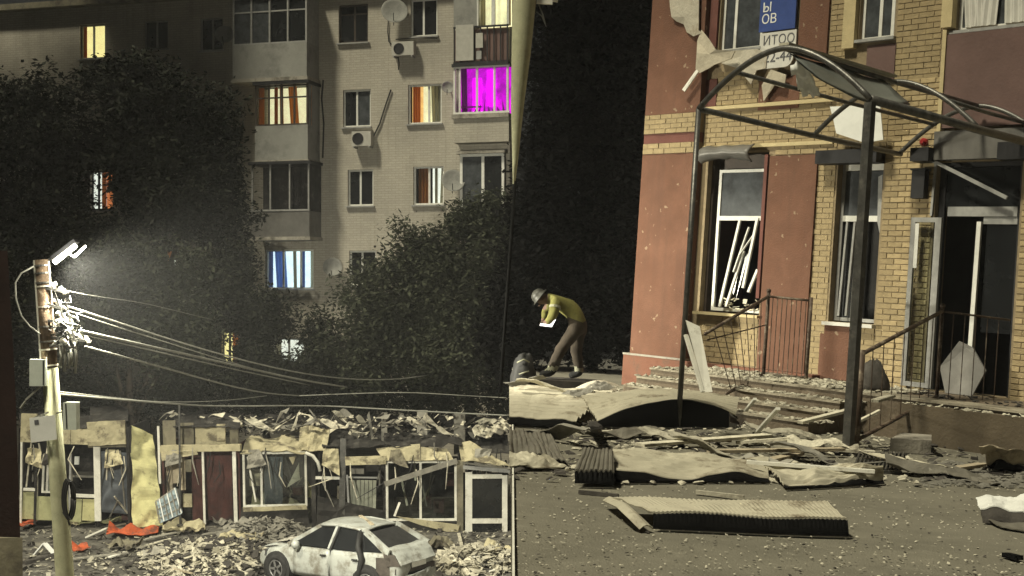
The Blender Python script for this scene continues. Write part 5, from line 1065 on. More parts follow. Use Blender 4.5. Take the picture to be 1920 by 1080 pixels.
# torn insulation and plaster flaps hanging on the corner
def flap(pts, lab, o0, o1, m, seed, nm='torn_flap'):
    c = [B.p(*B.hit(x, y, o0), o0) for x, y in pts]
    mbx = MB(); cen = sum(c, V(0, 0, 0)) / len(c) + B.n * .015; n = len(c)
    fr_ = [p + B.n * o1 * noise.noise(p * 2 + V(seed, 0, 0)) for p in c]
    mbx.add(fr_ + [cen] + [p - B.n * .02 for p in fr_] + [cen - B.n * .02], [(i, (i + 1) % n, n) for i in range(n)] + [(n + 1 + (i + 1) % n, n + 1 + i, 2 * n + 1) for i in range(n)] + [((i + 1) % n, i, i + n + 1, (i + 1) % n + n + 1) for i in range(n)])
    single(nm, lab, 'debris', mbx, m, True)
flap([(1252, -30), (1312, -30), (1310, 60), (1316, 62), (1300, 68), (1286, 60), (1280, 45), (1268, 40), (1260, 32), (1258, 14)], 'ragged pale plaster flap peeling off the top of the red corner', .22, .08, 'torn_plaster', 1)
flap([(1312, 55), (1330, 75), (1345, 94), (1380, 96), (1372, 110), (1340, 122), (1330, 128), (1312, 137), (1306, 130), (1309, 100), (1304, 75)], 'crumpled pale insulation clump hanging beside the canopy arch', .26, .15, 'foam', 2)
flap([(1306, 130), (1310, 134), (1284, 172), (1279, 168)], 'thin pale strip dangling below the insulation clump', .28, .03, 'white_paint', 3)
flap([(1345, 96), (1420, 92), (1438, 100), (1436, 128), (1420, 132), (1408, 158), (1384, 128), (1350, 118)], 'pale jagged plaster sheet behind the canopy arch', .15, .08, 'torn_plaster', 4)
flap([(1445, 130), (1474, 140), (1470, 165), (1452, 160), (1430, 190), (1428, 160)], 'brownish jagged plaster piece below the number board', .12, .05, 'foam', 5)
flap([(1556, 200), (1650, 196), (1656, 262), (1622, 268), (1568, 250), (1562, 222)], 'torn white board fixed behind the thick canopy post', .35, .01, 'notice', 6)

# ------------------------------------------------------------------ steel canopy frame
topz = 4.0
Rp = G(1580, 850); Rp.z = 0
x_, y_ = unroll(1632, 186); Rt = V(x_ / F * Rp.y, Rp.y, EYE + y_ / F * Rp.y); Rp.x = Rt.x; topz = Rt.z
x_, y_ = unroll(1310, 204); dL = (topz - EYE) * F / y_; Lt = V(x_ / F * dL, dL, topz)
dirA = V(Rt.x - Lt.x, Rt.y - Lt.y, 0); IN = -B.n
x_, y_ = unroll(1478, 90); rise = .0
cn = thing('canopy_frame', 'bare arched steel frame of the stripped entrance canopy', 'canopy', V(Rt.x, Rt.y, 0), True)
RS = 0.66
def arch_pt(k, tt): # k 0..1 across, tt inward
    return Lt.lerp(Rt, k) + V(0, 0, RS * (1 - abs(2 * k - 1) ** 1.75)) + IN * tt
for tt, r_ in ((0, .036), (2.5, .033), (4.7, .033)):
    part(cn, 'arch', MB().tube([arch_pt(k / 24, tt) for k in range(25)], r_, 10), 'steel_pipe', True)
def purlin(k, r_, t0=0.0, t1=4.75, m='steel_pipe'): part(cn, 'purlin', MB().tube([arch_pt(k, t0), arch_pt(k, (t0 + t1) / 2) + V(0, 0, -.012), arch_pt(k, t1)], r_, 8), m, True)
purlin(0, .038); purlin(1, .055); purlin(.5, .034); purlin(.22, .028); purlin(.80, .028, 2.5)
part(cn, 'ridge_plate', MB().bar(arch_pt(.5, .0) + V(0, 0, .05), arch_pt(.5, 2.4) + V(0, 0, .05), .14, .03), 'corrugated')
part(cn, 'post', MB().box(V(Rt.x, Rt.y, (topz - .04) / 2), (.095, .095, topz - .04), Matrix.Rotation(R(-47), 3, 'Z')), 'steel_pipe', label='thick dark canopy post')
part(cn, 'base_plate', MB().box(V(Rt.x, Rt.y, .01), (.26, .26, .02), Matrix.Rotation(R(-47), 3, 'Z')), 'steel_pipe')
part(cn, 'post', MB().tube([V(Lt.x, Lt.y, -.02), V(Lt.x, Lt.y, topz)], .034, 10), 'steel_pipe', True, label='slender canopy post at the red corner')
part(cn, 'roof_remnant', MB().sheet(lambda u, v: arch_pt(.5, .12 + 2.1 * u) + (Rt - Lt) * (.16 * v) + V(0, 0, -.05 - (.30 + .12 * math.sin(u * 3)) * v + .04 * noise.noise(V(u * 3, v * 3, 4))), 12, 8, .012), 'polycarb', True, label='buckled grey roofing sheet still caught in the arches')
part(cn, 'torn_roofing', MB().sheet(lambda u, v: arch_pt(.44 + .10 * v, .35 + .3 * u) + V(0, 0, -.12 - .34 * u + .12 * noise.noise(V(u * 4, v * 4, 9))), 8, 8, .012), 'notice', True, label='crumpled white scrap hanging under the ridge')

# ------------------------------------------------------------------ porch, steps and railings
so0 = B.hit(1400, 700)[0]
st0, st1 = B.hit(1452, 560)[0] - .35, dr_[1] + 1.6
DPT = 2.55
po = thing('entrance_porch', 'rubble strewn concrete porch with broken steps before the doors', 'porch', B.p((st0 + st1) / 2, 0, 1.3), True)
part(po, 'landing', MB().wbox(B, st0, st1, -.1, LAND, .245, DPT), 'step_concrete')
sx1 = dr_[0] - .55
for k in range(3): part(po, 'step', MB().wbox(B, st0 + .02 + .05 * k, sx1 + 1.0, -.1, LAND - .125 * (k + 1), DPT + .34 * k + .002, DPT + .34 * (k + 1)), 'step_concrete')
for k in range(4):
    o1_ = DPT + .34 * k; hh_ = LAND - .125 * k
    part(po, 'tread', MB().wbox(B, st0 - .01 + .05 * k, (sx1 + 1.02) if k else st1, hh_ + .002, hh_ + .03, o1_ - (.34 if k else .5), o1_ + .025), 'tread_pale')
# side block in front right
g0 = G(1700, 824); so_ = (g0 - B.O).dot(B.t); oo_ = (g0 - B.O).dot(B.n)
part(po, 'side_block', MB().wbox(B, so_, so_ + 4.5, -.15, .47, max(oo_ - .55, DPT + .03), max(oo_, DPT + .25)), 'porch_brown', label='brown concrete flank wall right of the steps')
part(po, 'side_slab', MB().prism([G(1668, 848), G(1745, 852), G(1745, 840), G(1690, 836)], V(0, 0, .16)), 'concrete', label='low grey slab before the flank wall')
RAILH = .95
def rail_set(pts, lab):
    t = thing('handrail', lab, 'railing', pts[0][1], True)
    for kind, a, b_, r_ in pts: part(t, kind, MB().tube([a, b_], r_, 8), 'steel_rail', True)
    return t
def at_d(px, py, d): return Q(px, py, d)
dA = Q(1430, 700, 1).y
def floor_d(px, py, h): return G(px, py, h)
Abase = floor_d(1431, 708, LAND); dA_ = Abase.y
Bb = floor_d(1511, 716, LAND)
Atop = V(Abase.x, Abase.y, Q(1445, 556, dA_).z); Btop = V(Bb.x, Bb.y, Q(1525, 564, Bb.y).z)
lowd = dA_ - 1.9
Elow = Q(1322, 626, lowd); Elow2 = Q(1362, 738, lowd + .2)
rail_set([('rail_post', Abase, Atop + V(0, 0, .07), .028), ('rail_post', Bb, Btop + V(0, 0, .05), .028), ('top_rail', Atop, Btop, .018), ('bottom_rail', Abase + V(0, 0, .08), Bb + V(0, 0, .06), .014), ('sloping_rail', Atop, Elow, .024), ('sloping_rail', Abase + V(0, 0, .06), Elow2, .024), ('mid_rail', Atop.lerp(Abase, .35), Elow.lerp(Elow2, .1), .010)], 'rusty handrail beside the steps under the tall window')
t = bpy.data.objects['handrail']
for k in range(1, 9):
    part(t, 'baluster', MB().tube([Abase.lerp(Bb, k / 9) + V(0, 0, .08), Atop.lerp(Btop, k / 9)], .007, 6), 'steel_rail')
for k in range(1, 8):
    part(t, 'baluster', MB().tube([(Abase + V(0, 0, .06)).lerp(Elow2, k / 8), Atop.lerp(Elow, k / 8)], .007, 6), 'steel_rail')
part(t, 'ball_cap', MB().lathe(Atop + V(0, 0, .08), (0, 0, 1), [(.01, -.03), (.035, -.01), (.035, .02), (.01, .04)], 10), 'steel_rail', True)
Cb = floor_d(1756, 748, LAND); Ct = V(Cb.x, Cb.y, Q(1770, 584, Cb.y).z)
Dd = Rt.y + .5; Dt = Q(1616, 664, Dd); Db = V(Dt.x, Dt.y, 0); Dl = Q(1609, 824, Dd)
Eb = floor_d(1884, 752, LAND); Et = V(Eb.x, Eb.y, Q(1890, 600, Eb.y).z)
rail_set([('rail_post', Cb, Ct + V(0, 0, .05), .026), ('rail_post', Db, Dt + V(0, 0, .05), .04), ('sloping_rail', Ct, Dt, .026), ('sloping_rail', Cb + V(0, 0, .03), Dl, .026), ('top_rail', Ct, Et, .014)], 'steel handrail beside the thick canopy post')
t = [o for o in bpy.data.objects if o.name.startswith('handrail') and 'thick' in o.get('label', '')][0]
for k in range(1, 8): part(t, 'baluster', MB().tube([(Cb + V(0, 0, .03)).lerp(Dl, k / 8), Ct.lerp(Dt, k / 8)], .006, 6), 'steel_rail')
for k in range(1, 6): part(t, 'baluster', MB().tube([Cb.lerp(Eb, k / 6), Ct.lerp(Et, k / 6)], .006, 6), 'steel_rail')
part(t, 'ball_cap', MB().lathe(Ct + V(0, 0, .07), (0, 0, 1), [(.01, -.03), (.035, -.01), (.035, .02), (.01, .04)], 10), 'steel_rail', True)

# ------------------------------------------------------------------ pale mast at the edge of the street
DM = 20.0
def QM(px, py, dd=0): return Q(px, py, DM + dd)
ms = thing('lamp_mast', 'pale tapered concrete lamp mast leaning right at the street edge', 'lamp post', V(QM(968, 700).x, DM, 0), True)
f0 = QM(966, 340); part(ms, 'lower_post', MB().tube([V(f0.x - .02, DM, -.05), V(f0.x - .01, DM, 1.5), f0], [.028, .028, .026], 10), 'sheet_black', True)
part(ms, 'mast', MB().tube([QM(963.5, 345), QM(966, 300), QM(970, 200), QM(977, 100), QM(983, 0), QM(990, -120)], [.02, .045, .10, .15, .185, .22], 16), 'pole_concrete', True)
part(ms, 'lamp_arm', MB().tube([QM(1000, -20), QM(1018, -2), QM(1046, 2)], .025, 8), 'white_paint', True); part(ms, 'lamp_bracket', MB().bar(QM(1006, 3), QM(1036, 5), .06, .06), 'white_paint')
part(ms, 'hanging_cable', MB().tube([QM(1010, 8), QM(1018, 28), QM(1024, 50), QM(1016, 30), QM(1006, 22)], .012, 6), 'wire', True)

# ------------------------------------------------------------------ rescuer bending over a light
PD = 21.3
pf = V(Q(1026, 720, PD).x, PD, .15)
single('rubble_slab', 'flat dark slab under the rescuer', 'slab', MB().box((pf.x + .2, PD, .07), (1.5, .9, .14)), 'debris_dark', True)
def figure():
    J = {'pel': (.50, .0, .98), 'spine': (.34, 0, 1.16), 'chest': (.12, 0, 1.29), 'neck': (-.07, 0, 1.32), 'head': (-.17, 0, 1.30), 'crown': (-.28, 0, 1.29),
         'shN': (.05, -.19, 1.28), 'elN': (.02, -.26, 1.05), 'wrN': (-.05, -.15, .94), 'haN': (-.09, -.10, .92),
         'shF': (.05, .19, 1.28), 'elF': (-.10, .25, 1.08), 'wrF': (-.10, .10, .96), 'haF': (-.11, .03, .94),
         'hiN': (.48, -.10, .90), 'knN': (.19, -.13, .52), 'anN': (.05, -.12, .10), 'toN': (-.15, -.13, .04),
         'hiF': (.50, .10, .90), 'knF': (.44, .14, .48), 'anF': (.54, .14, .10), 'toF': (.35, .15, .04)}
    rad = {'pel': .18, 'spine': .185, 'chest': .195, 'neck': .085, 'head': .10, 'crown': .085, 'shN': .105, 'elN': .085, 'wrN': .06, 'haN': .042, 'shF': .105, 'elF': .085, 'wrF': .06, 'haF': .042,
           'hiN': .135, 'knN': .105, 'anN': .088, 'toN': .05, 'hiF': .135, 'knF': .105, 'anF': .088, 'toF': .05}
    E = [('pel', 'spine'), ('spine', 'chest'), ('chest', 'neck'), ('neck', 'head'), ('head', 'crown'), ('chest', 'shN'), ('shN', 'elN'), ('elN', 'wrN'), ('wrN', 'haN'), ('chest', 'shF'), ('shF', 'elF'), ('elF', 'wrF'), ('wrF', 'haF'),
         ('pel', 'hiN'), ('hiN', 'knN'), ('knN', 'anN'), ('anN', 'toN'), ('pel', 'hiF'), ('hiF', 'knF'), ('knF', 'anF'), ('anF', 'toF')]
    for s_ in 'NF':          # fingers
        y0 = J['ha' + s_][1]; h = V(*J['ha' + s_])
        for k in range(4):
            a = 'f%d%s' % (k, s_); J[a] = tuple(h + V(-.045, (-.03 + .02 * k), -.02 + .004 * k)); J[a + 'b'] = tuple(h + V(-.075 + .01 * abs(k - 1.5), (-.03 + .02 * k) * .9, -.055)); rad[a] = .010; rad[a + 'b'] = .008; E += [('ha' + s_, a), (a, a + 'b')]
        a = 't' + s_; J[a] = tuple(h + V(-.02, .045 if s_ == 'N' else -.045, .015)); J[a + 'b'] = tuple(h + V(-.05, .05 if s_ == 'N' else -.05, .0)); rad[a] = .011; rad[a + 'b'] = .009; E += [('ha' + s_, a), (a, a + 'b')]
    ks = list(J); me = bpy.data.meshes.new('person_body'); me.from_pydata([J[k] for k in ks], [(ks.index(a), ks.index(b)) for a, b in E], [])
    ob = bpy.data.objects.new('tmp', me); C.objects.link(ob)
    sk = ob.modifiers.new('skin', 'SKIN'); sk.use_smooth_shade = True
    for i, k in enumerate(ks): me.skin_vertices[0].data[i].radius = (rad[k], rad[k])
    for v in me.skin_vertices[0].data: v.use_root = False
    me.skin_vertices[0].data[0].use_root = True
    sb = ob.modifiers.new('sub', 'SUBSURF'); sb.levels = 2; sb.render_levels = 2
    dg = bpy.context.evaluated_depsgraph_get(); out = bpy.data.meshes.new_from_object(ob.evaluated_get(dg)); bpy.data.objects.remove(ob)
    for v in out.vertices:
        if v.co.z > .15 and v.co.x > -.08: v.co += v.normal * (.014 * noise.noise(v.co * 9) + .008 * noise.noise(v.co * 22))
    out.materials.clear()
    for m_ in ('jacket', 'trousers', 'skin', 'tyre', 'reflect'): out.materials.append(M[m_])
    for p in out.polygons:
        c = p.center; p.use_smooth = True
        hand = min((c - V(*J['haN'])).length, (c - V(*J['haF'])).length) < .085 and c.z < .98
        if c.x < -.085 and c.z > 1.12: p.material_index = 2
        elif hand: p.material_index = 2
        elif c.z < .13: p.material_index = 3
        elif c.z < .20: p.material_index = 4
        elif c.z < .84 or (c.z < 1.0 and c.x > .2): p.material_index = 1
    return out
pe = thing('person', 'person in yellow green jacket bending over a small bright light in the dark', 'person', pf, True)
ob = bpy.data.objects.new('body', figure()); C.objects.link(ob); ob.parent = pe
def pp(x, y, z): return pf + V(x, y, z)
part(pe, 'helmet', MB().lathe(pp(-.22, 0, 1.335), V(-.80, 0, .55), [(.165, -.02), (.16, .0), (.128, .01), (.122, .06), (.09, .11), (.03, .135)], 16), 'helmet', True)
part(pe, 'nose', MB().lathe(pp(-.21, 0, 1.20), V(-.4, 0, -1), [(.022, -.02), (.016, .01), (.006, .03)], 8), 'skin', True)
for y_ in (-.045, .045): part(pe, 'eye', MB().lathe(pp(-.24, y_, 1.215), V(-.5, 0, -.85), [(.012, -.004), (.012, .006), (.004, .01)], 8), 'sheet_black')
part(pe, 'mouth', MB().box(pp(-.165, 0, 1.20), (.01, .05, .012)), 'maroon')
for y_ in (-.098, .098): part(pe, 'ear', MB().lathe(pp(-.15, y_, 1.30), V(0, 1 if y_ > 0 else -1, 0), [(.03, -.01), (.03, .01), (.015, .02)], 10), 'skin', True)
part(pe, 'reflective_band', MB().lathe(pp(.04, -.222, 1.18), V(-.1, -.3, -.95), [(.101, -.02), (.101, .02)], 12), 'reflect')
eb = thing('equipment_bag', 'dark bulky equipment bag at the left edge in front of the bending person', 'bag', V(Q(982, 700, 20.9).x, 20.9, 0), True)
ec = V(Q(982, 700, 20.9).x, 20.9, 0)
part(eb, 'bag_body', MB().sheet(lambda u, v: ec + V(.20 * math.cos(u * 6.283) * math.sin(.2 + v * 1.4), .24 * math.sin(u * 6.283) * math.sin(.2 + v * 1.4),   .52 * math.cos(v * 1.57)) * (1 + .15 * noise.noise(V(math.cos(u * 6.28) * 2, math.sin(u * 6.28) * 2, v * 3))), 18, 10, .01), 'car_dark', True)
part(eb, 'strap', MB().tube([ec + V(-.12, -.2, .40), ec + V(-.02, -.23, .46), ec + V(.08, -.2, .42)], .014, 6), 'reflect', True); part(eb, 'strap', MB().tube([ec + V(-.08, -.25, .22), ec + V(.08, -.26, .28)], .012, 6), 'reflect', True)
li = thing('hand_torch', 'small bright white light held by the bending person', 'torch', pp(-.10, -.05, .88), True)
part(li, 'torch_body', MB().bar(pp(-.16, -.12, .885), pp(-.10, .06, .91), .05, .05), 'helmet'); part(li, 'lit_face', MB().prism([pp(-.19, -.16, .86), pp(.01, -.18, .85), pp(.07, -.18, .98), pp(.035, -.18, .995), pp(-.02, -.18, .888), pp(-.18, -.16, .895)], V(0, .02, 0)), 'torch_light')

# ------------------------------------------------------------------ sheets and boards on the street
def gsheet(name, label, c4, m, corr=0, amp=.02, along='v', warp=.05, seed=0, skirt=None, th=.01, nu=60, nv=16, hump=0.0, extra=None, cat='metal sheet'):
    # c4: far-left, far-right, near-right, near-left as (px, py, height)
    c = [G(x, y, h) for x, y, h in c4]
    def fn(u, v):
        q = (c[0].lerp(c[1], u)).lerp(c[3].lerp(c[2], u), v)
        w_ = amp * math.sin((u if along == 'v' else v) * corr * 2 * math.pi) if corr else 0
        q.z += w_ + warp * (noise.noise(V(u * 3.1, v * 2.3, seed)) + .18 * (1 - abs(noise.noise(V(u * 6 + 3, v * 4, seed + 5))) * 4) * .5) + hump * math.sin(math.pi * u) * (0.4 + .6 * v)
        q.z = max(q.z, .012); return q
    if along == 'u': nv = max(nv, corr * 6)
    t = thing(name, label, cat, G(*[(c4[0][k] + c4[2][k]) / 2 for k in (0, 1)]), True)
    part(t, 'sheet', MB().sheet(fn, nu, nv, th), m)
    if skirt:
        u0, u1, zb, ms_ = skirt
        part(t, 'bent_edge', MB().sheet(lambda u, v: (lambda q: V(q.x, q.y - .012 - .05 * math.sin(v * 1.5), q.z - .006 + (zb - q.z + .006) * v))(fn(u0 + (u1 - u0) * u, 1)), nu, 4, .006), ms_)  # dark front: shade under the sheet put into the edge colour
    return t
gsheet('corrugated_sheet', 'corrugated roofing panel nearest the viewer with bent edge painted black as shade', [(1150, 936, .10), (1552, 942, .13), (1588, 976, .11), (1224, 962, .11)], 'corrugated', 44, .004, 'v', .028, 3, (.0, 1, .012, 'sheet_black'), nu=136)
a_ = [G(1142, 938, .06), G(1168, 950, .10), G(1192, 972, .08), G(1212, 992, .02)]
single('metal_flange', 'pale curved metal flange left of the nearest corrugated panel', 'metal strip', MB().sheet(lambda u, v: (lambda i, f: a_[i].lerp(a_[min(i + 1, 3)], f))(min(2, int(u * 3)), u * 3 - min(2, int(u * 3))) + V(.10 * (v - .5), .05 * (v - .5), .03 * math.sin(v * 3)), 12, 4, .01), 'corrugated', True)
gsheet('buckled_sheet', 'long buckled sheet with front edge painted black as shade in the middle of the street', [(1150, 846, .06), (1440, 862, .06), (1440, 896, .04), (1085, 888, .07)], 'corrugated', 14, .011, 'u', .08, 5, (0, 1, .012, 'sheet_black'))
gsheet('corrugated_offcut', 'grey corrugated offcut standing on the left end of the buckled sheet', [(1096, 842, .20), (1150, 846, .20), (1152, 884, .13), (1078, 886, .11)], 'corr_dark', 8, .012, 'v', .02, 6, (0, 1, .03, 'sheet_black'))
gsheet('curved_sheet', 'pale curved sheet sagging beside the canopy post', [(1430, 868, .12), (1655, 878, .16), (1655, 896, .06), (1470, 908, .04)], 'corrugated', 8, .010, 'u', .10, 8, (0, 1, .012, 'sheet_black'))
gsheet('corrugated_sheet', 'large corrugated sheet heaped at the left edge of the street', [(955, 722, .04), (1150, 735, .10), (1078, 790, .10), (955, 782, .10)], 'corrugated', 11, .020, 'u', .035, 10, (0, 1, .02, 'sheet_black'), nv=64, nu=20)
gsheet('corrugated_sheet', 'humped pale roofing sheet with a hollow painted black as shade before the red plinth', [(1090, 744, .26), (1385, 748, .32), (1378, 780, .16), (1120, 790, .08)], 'corrugated', 11, .016, 'u', .04, 12, (0, .95, .02, 'sheet_black'), hump=.24)
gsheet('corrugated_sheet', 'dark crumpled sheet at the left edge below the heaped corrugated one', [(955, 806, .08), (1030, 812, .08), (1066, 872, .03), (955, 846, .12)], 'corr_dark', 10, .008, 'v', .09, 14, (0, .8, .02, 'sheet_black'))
gsheet('buckled_sheet', 'small beige scrap at the left edge in front of the dark sheet', [(955, 848, .12), (1020, 852, .12), (1062, 876, .02), (955, 876, .03)], 'corrugated', 0, 0, 'v', .06, 15)
single('curled_sheet', 'pale curled sheet arching over the heaped corrugated sheet', 'metal sheet', MB().sheet(lambda u, v: Q(1070 + 125 * u, 734 - 20 * math.sin(math.pi * min(1, u * 1.15)) + 10 * v, 20.6 - .8 * v) + V(0, 0, -.04 * v), 20, 6, .012), 'torn_plaster', True)
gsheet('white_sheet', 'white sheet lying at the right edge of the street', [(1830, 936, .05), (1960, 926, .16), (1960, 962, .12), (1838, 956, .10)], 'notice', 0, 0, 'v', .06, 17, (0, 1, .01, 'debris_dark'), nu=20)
gsheet('buckled_sheet', 'thin brownish sheet lying in front of the white one at right', [(1850, 975, .03), (1960, 978, .04), (1960, 1002, .02), (1880, 990, .02)], 'corr_dark', 0, 0, 'v', .02, 18, nu=16)
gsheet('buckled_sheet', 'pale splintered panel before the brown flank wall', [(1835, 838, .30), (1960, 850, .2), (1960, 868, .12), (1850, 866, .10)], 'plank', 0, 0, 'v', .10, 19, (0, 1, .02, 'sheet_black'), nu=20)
rq = random.Random(91)
loose = [(985, 740, 'scrap lying on the heaped corrugated sheet at far left'), (1040, 752, 'scrap crossing the heaped corrugated sheet'), (1100, 760, 'scrap wedged between the heaped and humped sheets'), (1210, 748, 'scrap on the back of the humped sheet'), (1300, 744, 'scrap on the humped sheet before the slender post'), (1370, 790, 'scrap at the right end of the humped sheet'), (1160, 822, 'scrap before the hollow painted as shade'), (1270, 836, 'scrap beside the long pale board'), (1360, 862, 'scrap behind the buckled sheet'), (1470, 822, 'scrap at the lowest step'), (1540, 846, 'scrap left of the thick post'), (1530, 868, 'scrap above the curved sheet'), (1030, 828, 'scrap on the dark crumpled sheet'), (1700, 882, 'scrap right of the grate'), (1760, 896, 'scrap before the flank wall'), (1900, 884, 'scrap at the right edge before the flank wall'), (1420, 880, 'scrap between the buckled and curved sheets')]
for i, (x, y, lab) in enumerate(loose):
    p = G(x, y); an = rq.uniform(-.9, .9); w_, l_ = rq.uniform(.5, 1.3), rq.uniform(.12, .4); z0 = .16 if y < 770 else .02; sd_ = rq.random() * 60; tl = rq.gauss(0, .12)
    def fs(u, v):
        a, b = (u - .5) * w_, (v - .5) * l_ * (1 + .4 * noise.noise(V(u * 6, 0, sd_)))
        return V(p.x + a * math.cos(an) - b * math.sin(an), p.y + a * math.sin(an) + b * math.cos(an), max(.015, z0 + .05 + tl * a + .10 * noise.noise(V(u * 2, v, sd_)) + .06 * abs(noise.noise(V(u * 5, v * 3, sd_))) + .008 * math.sin(v * 20)))
    single('metal_scrap', 'thin bent metal ' + lab, 'metal strip', MB().sheet(fs, 18, 6, .006), rq.choice(('corrugated', 'corr_dark', 'debris_pale', 'debris_grey')), True, 'bent metal scraps on the street')
# grate
gt = thing('floor_grate', 'bent steel grate lying beside the canopy post base', 'grate', G(1645, 866), True)
for k in range(12): part(gt, 'bar', MB().bar(G(1612 + k * 7.5, 850, .04), G(1600 + k * 7.5, 882, .03), .018, .04), 'steel_pipe')
part(gt, 'frame', MB().bar(G(1608, 850, .03), G(1700, 853, .03), .03, .03).bar(G(1596, 882, .02), G(1690, 886, .02), .03, .03), 'steel_pipe')
# leaning white board
tq = [Q(1286, 600, 15.2), Q(1312, 612, 15.2), Q(1336, 735, 14.8), Q(1322, 735, 14.8)]
single('white_board', 'white splintered door board leaning beside the slender canopy post', 'board', MB().prism([V(p.x, p.y, max(0, p.z)) for p in tq], V(.0, .05, 0)), 'white_paint', True)
single('white_board', 'narrow white splinter leaning behind the white door board', 'board', MB().bar(Q(1286, 628, 15.35), Q(1318, 735, 15.0), .05, .03), 'white_paint', True)
single('charred_stump', 'dark charred post stump between the heaped sheets', 'stump', MB().tube([G(1112, 800, .0), G(1112, 800, .22) + V(.02, 0, 0), G(1112, 800, .34) + V(.03, .02, 0), G(1112, 800, .42) + V(.07, 0, 0)], [.07, .06, .04, .02], 7), 'debris_dark', True)
def board(x0, y0, h0, x1, y1, h1, w_, m, lab, th=.03):
    single('loose_board', lab, 'board', MB().bar(G(x0, y0, h0), G(x1, y1, h1), w_, th), m, True, 'loose boards on the street and steps')
bs = [(1200, 834, .04, 1440, 816, .10, .14, 'debris_pale', 'long pale board in front of the humped sheet'), (1330, 846, .05, 1580, 842, .08, .10, 'plank', 'thin board lying at the foot of the steps'), (1400, 866, .12, 1640, 884, .14, .07, 'white_paint', 'white batten resting on the curved sheet'),
      (1240, 818, .05, 1370, 826, .05, .12, 'plank', 'short plank beneath the humped sheet'), (1450, 834, .04, 1640, 848, .05, .16, 'debris_pale', 'wide board by the canopy post'), (1500, 850, .02, 1420, 868, .06, .10, 'plank', 'slanting plank between the curved sheet and steps'),
      (1418, 812, .05, 1459, 766, .44, .05, 'white_paint', 'white stick propped upright against the steps'), (1398, 770, .22, 1416, 748, .42, .04, 'white_paint', 'short white stick on the upper step'), (1500, 792, .28, 1610, 764, .46, .09, 'debris_pale', 'pale plank lying aslant over the steps'),
      (1085, 812, .04, 1230, 806, .03, .09, 'debris_pale', 'board half hidden below the heaped sheet'), (1380, 830, .03, 1480, 822, .12, .06, 'debris_pale', 'narrow splintered lath before the steps'), (1560, 876, .04, 1680, 866, .05, .06, 'debris_grey', 'grey batten beside the grate'),
      (1780, 880, .03, 1900, 862, .08, .10, 'plank', 'plank before the brown flank wall'), (1820, 858, .10, 1930, 878, .05, .06, 'debris_dark', 'dark slat crossing the plank at right'), (1790, 884, .02, 1880, 890, .02, .05, 'debris_dark', 'dark thin slat on the street at right'),
      (1085, 922, .012, 1160, 930, .012, .03, 'debris_dark', 'thin bent wire-like slat left of the buckled sheet'), (1305, 922, .02, 1395, 932, .02, .04, 'debris_pale', 'thin curved strip behind the nearest corrugated panel'), (1885, 1040, .02, 1912, 1046, .03, .06, 'sheet_black', 'small black fragment near the lower right corner'),
      (1640, 752, .55, 1672, 742, .60, .10, 'debris_pale', 'pale lump of board on the landing'), (1590, 800, .2, 1650, 770, .4, .05, 'debris_pale', 'pale lath behind the thick canopy post'), (1680, 706, .5, 1694, 690, .75, .04, 'white_paint', 'short white stick leaning at the open door leaf')]
for q in bs: board(*q)
# rubble bags / dark lump on the landing
lc = floor_d(1635, 735, LAND)
single('rubble_bag', 'dark bag of rubble on the landing behind the thick canopy post', 'bag', MB().sheet(lambda u, v: lc + V(.22 * math.cos(u * 6.283) * math.sin(v * 1.6), .20 * math.sin(u * 6.283) * math.sin(v * 1.6), .42 * math.cos(v * 1.57)) * (1 + .18 * noise.noise(V(math.cos(u * 6.28) * 2, math.sin(u * 6.28) * 2, v * 3))), 16, 8, .01), 'debris_dark', True, smooth=True)
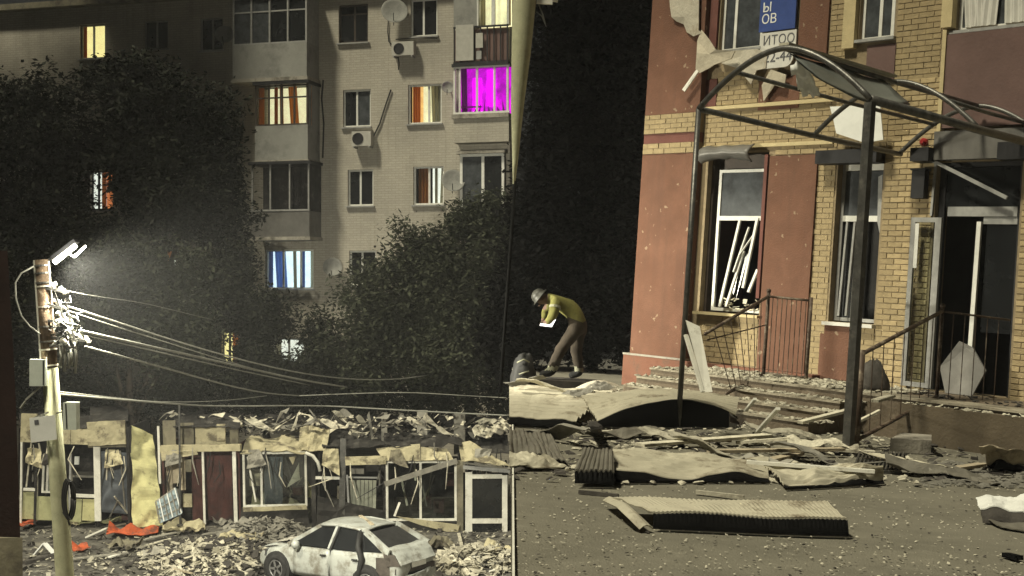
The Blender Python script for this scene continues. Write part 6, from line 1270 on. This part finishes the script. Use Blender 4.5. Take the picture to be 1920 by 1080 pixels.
# chips and rubble
def chips(n, spot, rgs, smin, smax):
    mb = MB()
    for _ in range(n):
        c = spot(rgs); s = rgs.uniform(smin, smax); k = rgs.choice((3, 4, 5)); a0 = rgs.uniform(0, 6.3); hh = s * rgs.uniform(.06, .3)
        tl = V(rgs.gauss(0, .25), rgs.gauss(0, .25), 0)
        ring = [V(math.cos(a0 + i * 6.283 / k) * s * rgs.uniform(.5, 1.1), math.sin(a0 + i * 6.283 / k) * s * rgs.uniform(.4, 1.0), 0) for i in range(k)]
        ring = [p + V(0, 0, p.x * tl.x + p.y * tl.y) for p in ring]
        mb.add([c + p for p in ring] + [c + p * .7 + V(0, 0, hh) for p in ring], [tuple(range(k))[::-1], tuple(range(k, 2 * k))] + [(i, (i + 1) % k, (i + 1) % k + k, i + k) for i in range(k)])
    return mb
r5 = random.Random(55)
def gsp(x0, x1, y0, y1, h=.012, pw=1.0): return lambda r: G(r.uniform(x0, x1), y0 + (y1 - y0) * r.random() ** pw, h)
for lab, mb, m_ in (('fine pale chips sprinkled over the street', chips(2300, gsp(960, 1925, 790, 1085, .003, 1.2), r5, .003, .018), 'debris_pale'),
                    ('dark grit sprinkled over the street', chips(420, gsp(960, 1925, 800, 1085, .003), r5, .004, .02), 'debris_dark'),
                    ('pale rubble spread before the steps', chips(900, gsp(1060, 1720, 788, 905, .01), r5, .01, .06), 'debris_pale'),
                    ('dark rubble spread before the steps', chips(600, gsp(960, 1925, 785, 900, .01), r5, .02, .09), 'debris_dark'),
                    ('pale rubble below the brown flank wall', chips(300, gsp(1720, 1925, 866, 912, .01), r5, .02, .09), 'debris_grey'),
                    ('pale rubble covering the landing and steps', chips(1900, lambda r: (lambda o: B.p(r.uniform(st0, sx1 + 1.2), (LAND if o < DPT else LAND - .125 * (1 + int((o - DPT) / .34))) + .034, o))(DPT - 1.6 + 2.6 * r.random()), r5, .015, .075), 'debris_pale'),
                    ('dark rubble on the landing', chips(300, lambda r: B.p(r.uniform(st0, st1), LAND + .004, r.uniform(.4, DPT)), r5, .02, .09), 'debris_dark'),
                    ('rubble along the top of the flank wall', chips(160, lambda r: B.p(so_ + 4 * r.random(), .474, max(oo_, DPT + .25) - r.uniform(.02, .2)), r5, .01, .06), 'debris_pale')):
    single('rubble', lab, 'rubble', mb, m_, True, kind='stuff')

# ------------------------------------------------------------------ dusty air
hz = bpy.data.materials.new('haze'); hz.use_nodes = True; hn = hz.node_tree; hn.nodes.remove(hn.nodes['Principled BSDF'])
pv = hn.nodes.new('ShaderNodeVolumePrincipled'); pv.inputs['Color'].default_value = (.9, .92, .95, 1); pv.inputs['Density'].default_value = .0008; pv.inputs['Anisotropy'].default_value = .0
hn.links.new(pv.outputs[0], hn.nodes['Material Output'].inputs['Volume'])
M['haze'] = hz
single('haze', None, None, MB().box((0, 44, 12.5), (240, 152, 39)), 'haze', kind='stuff')
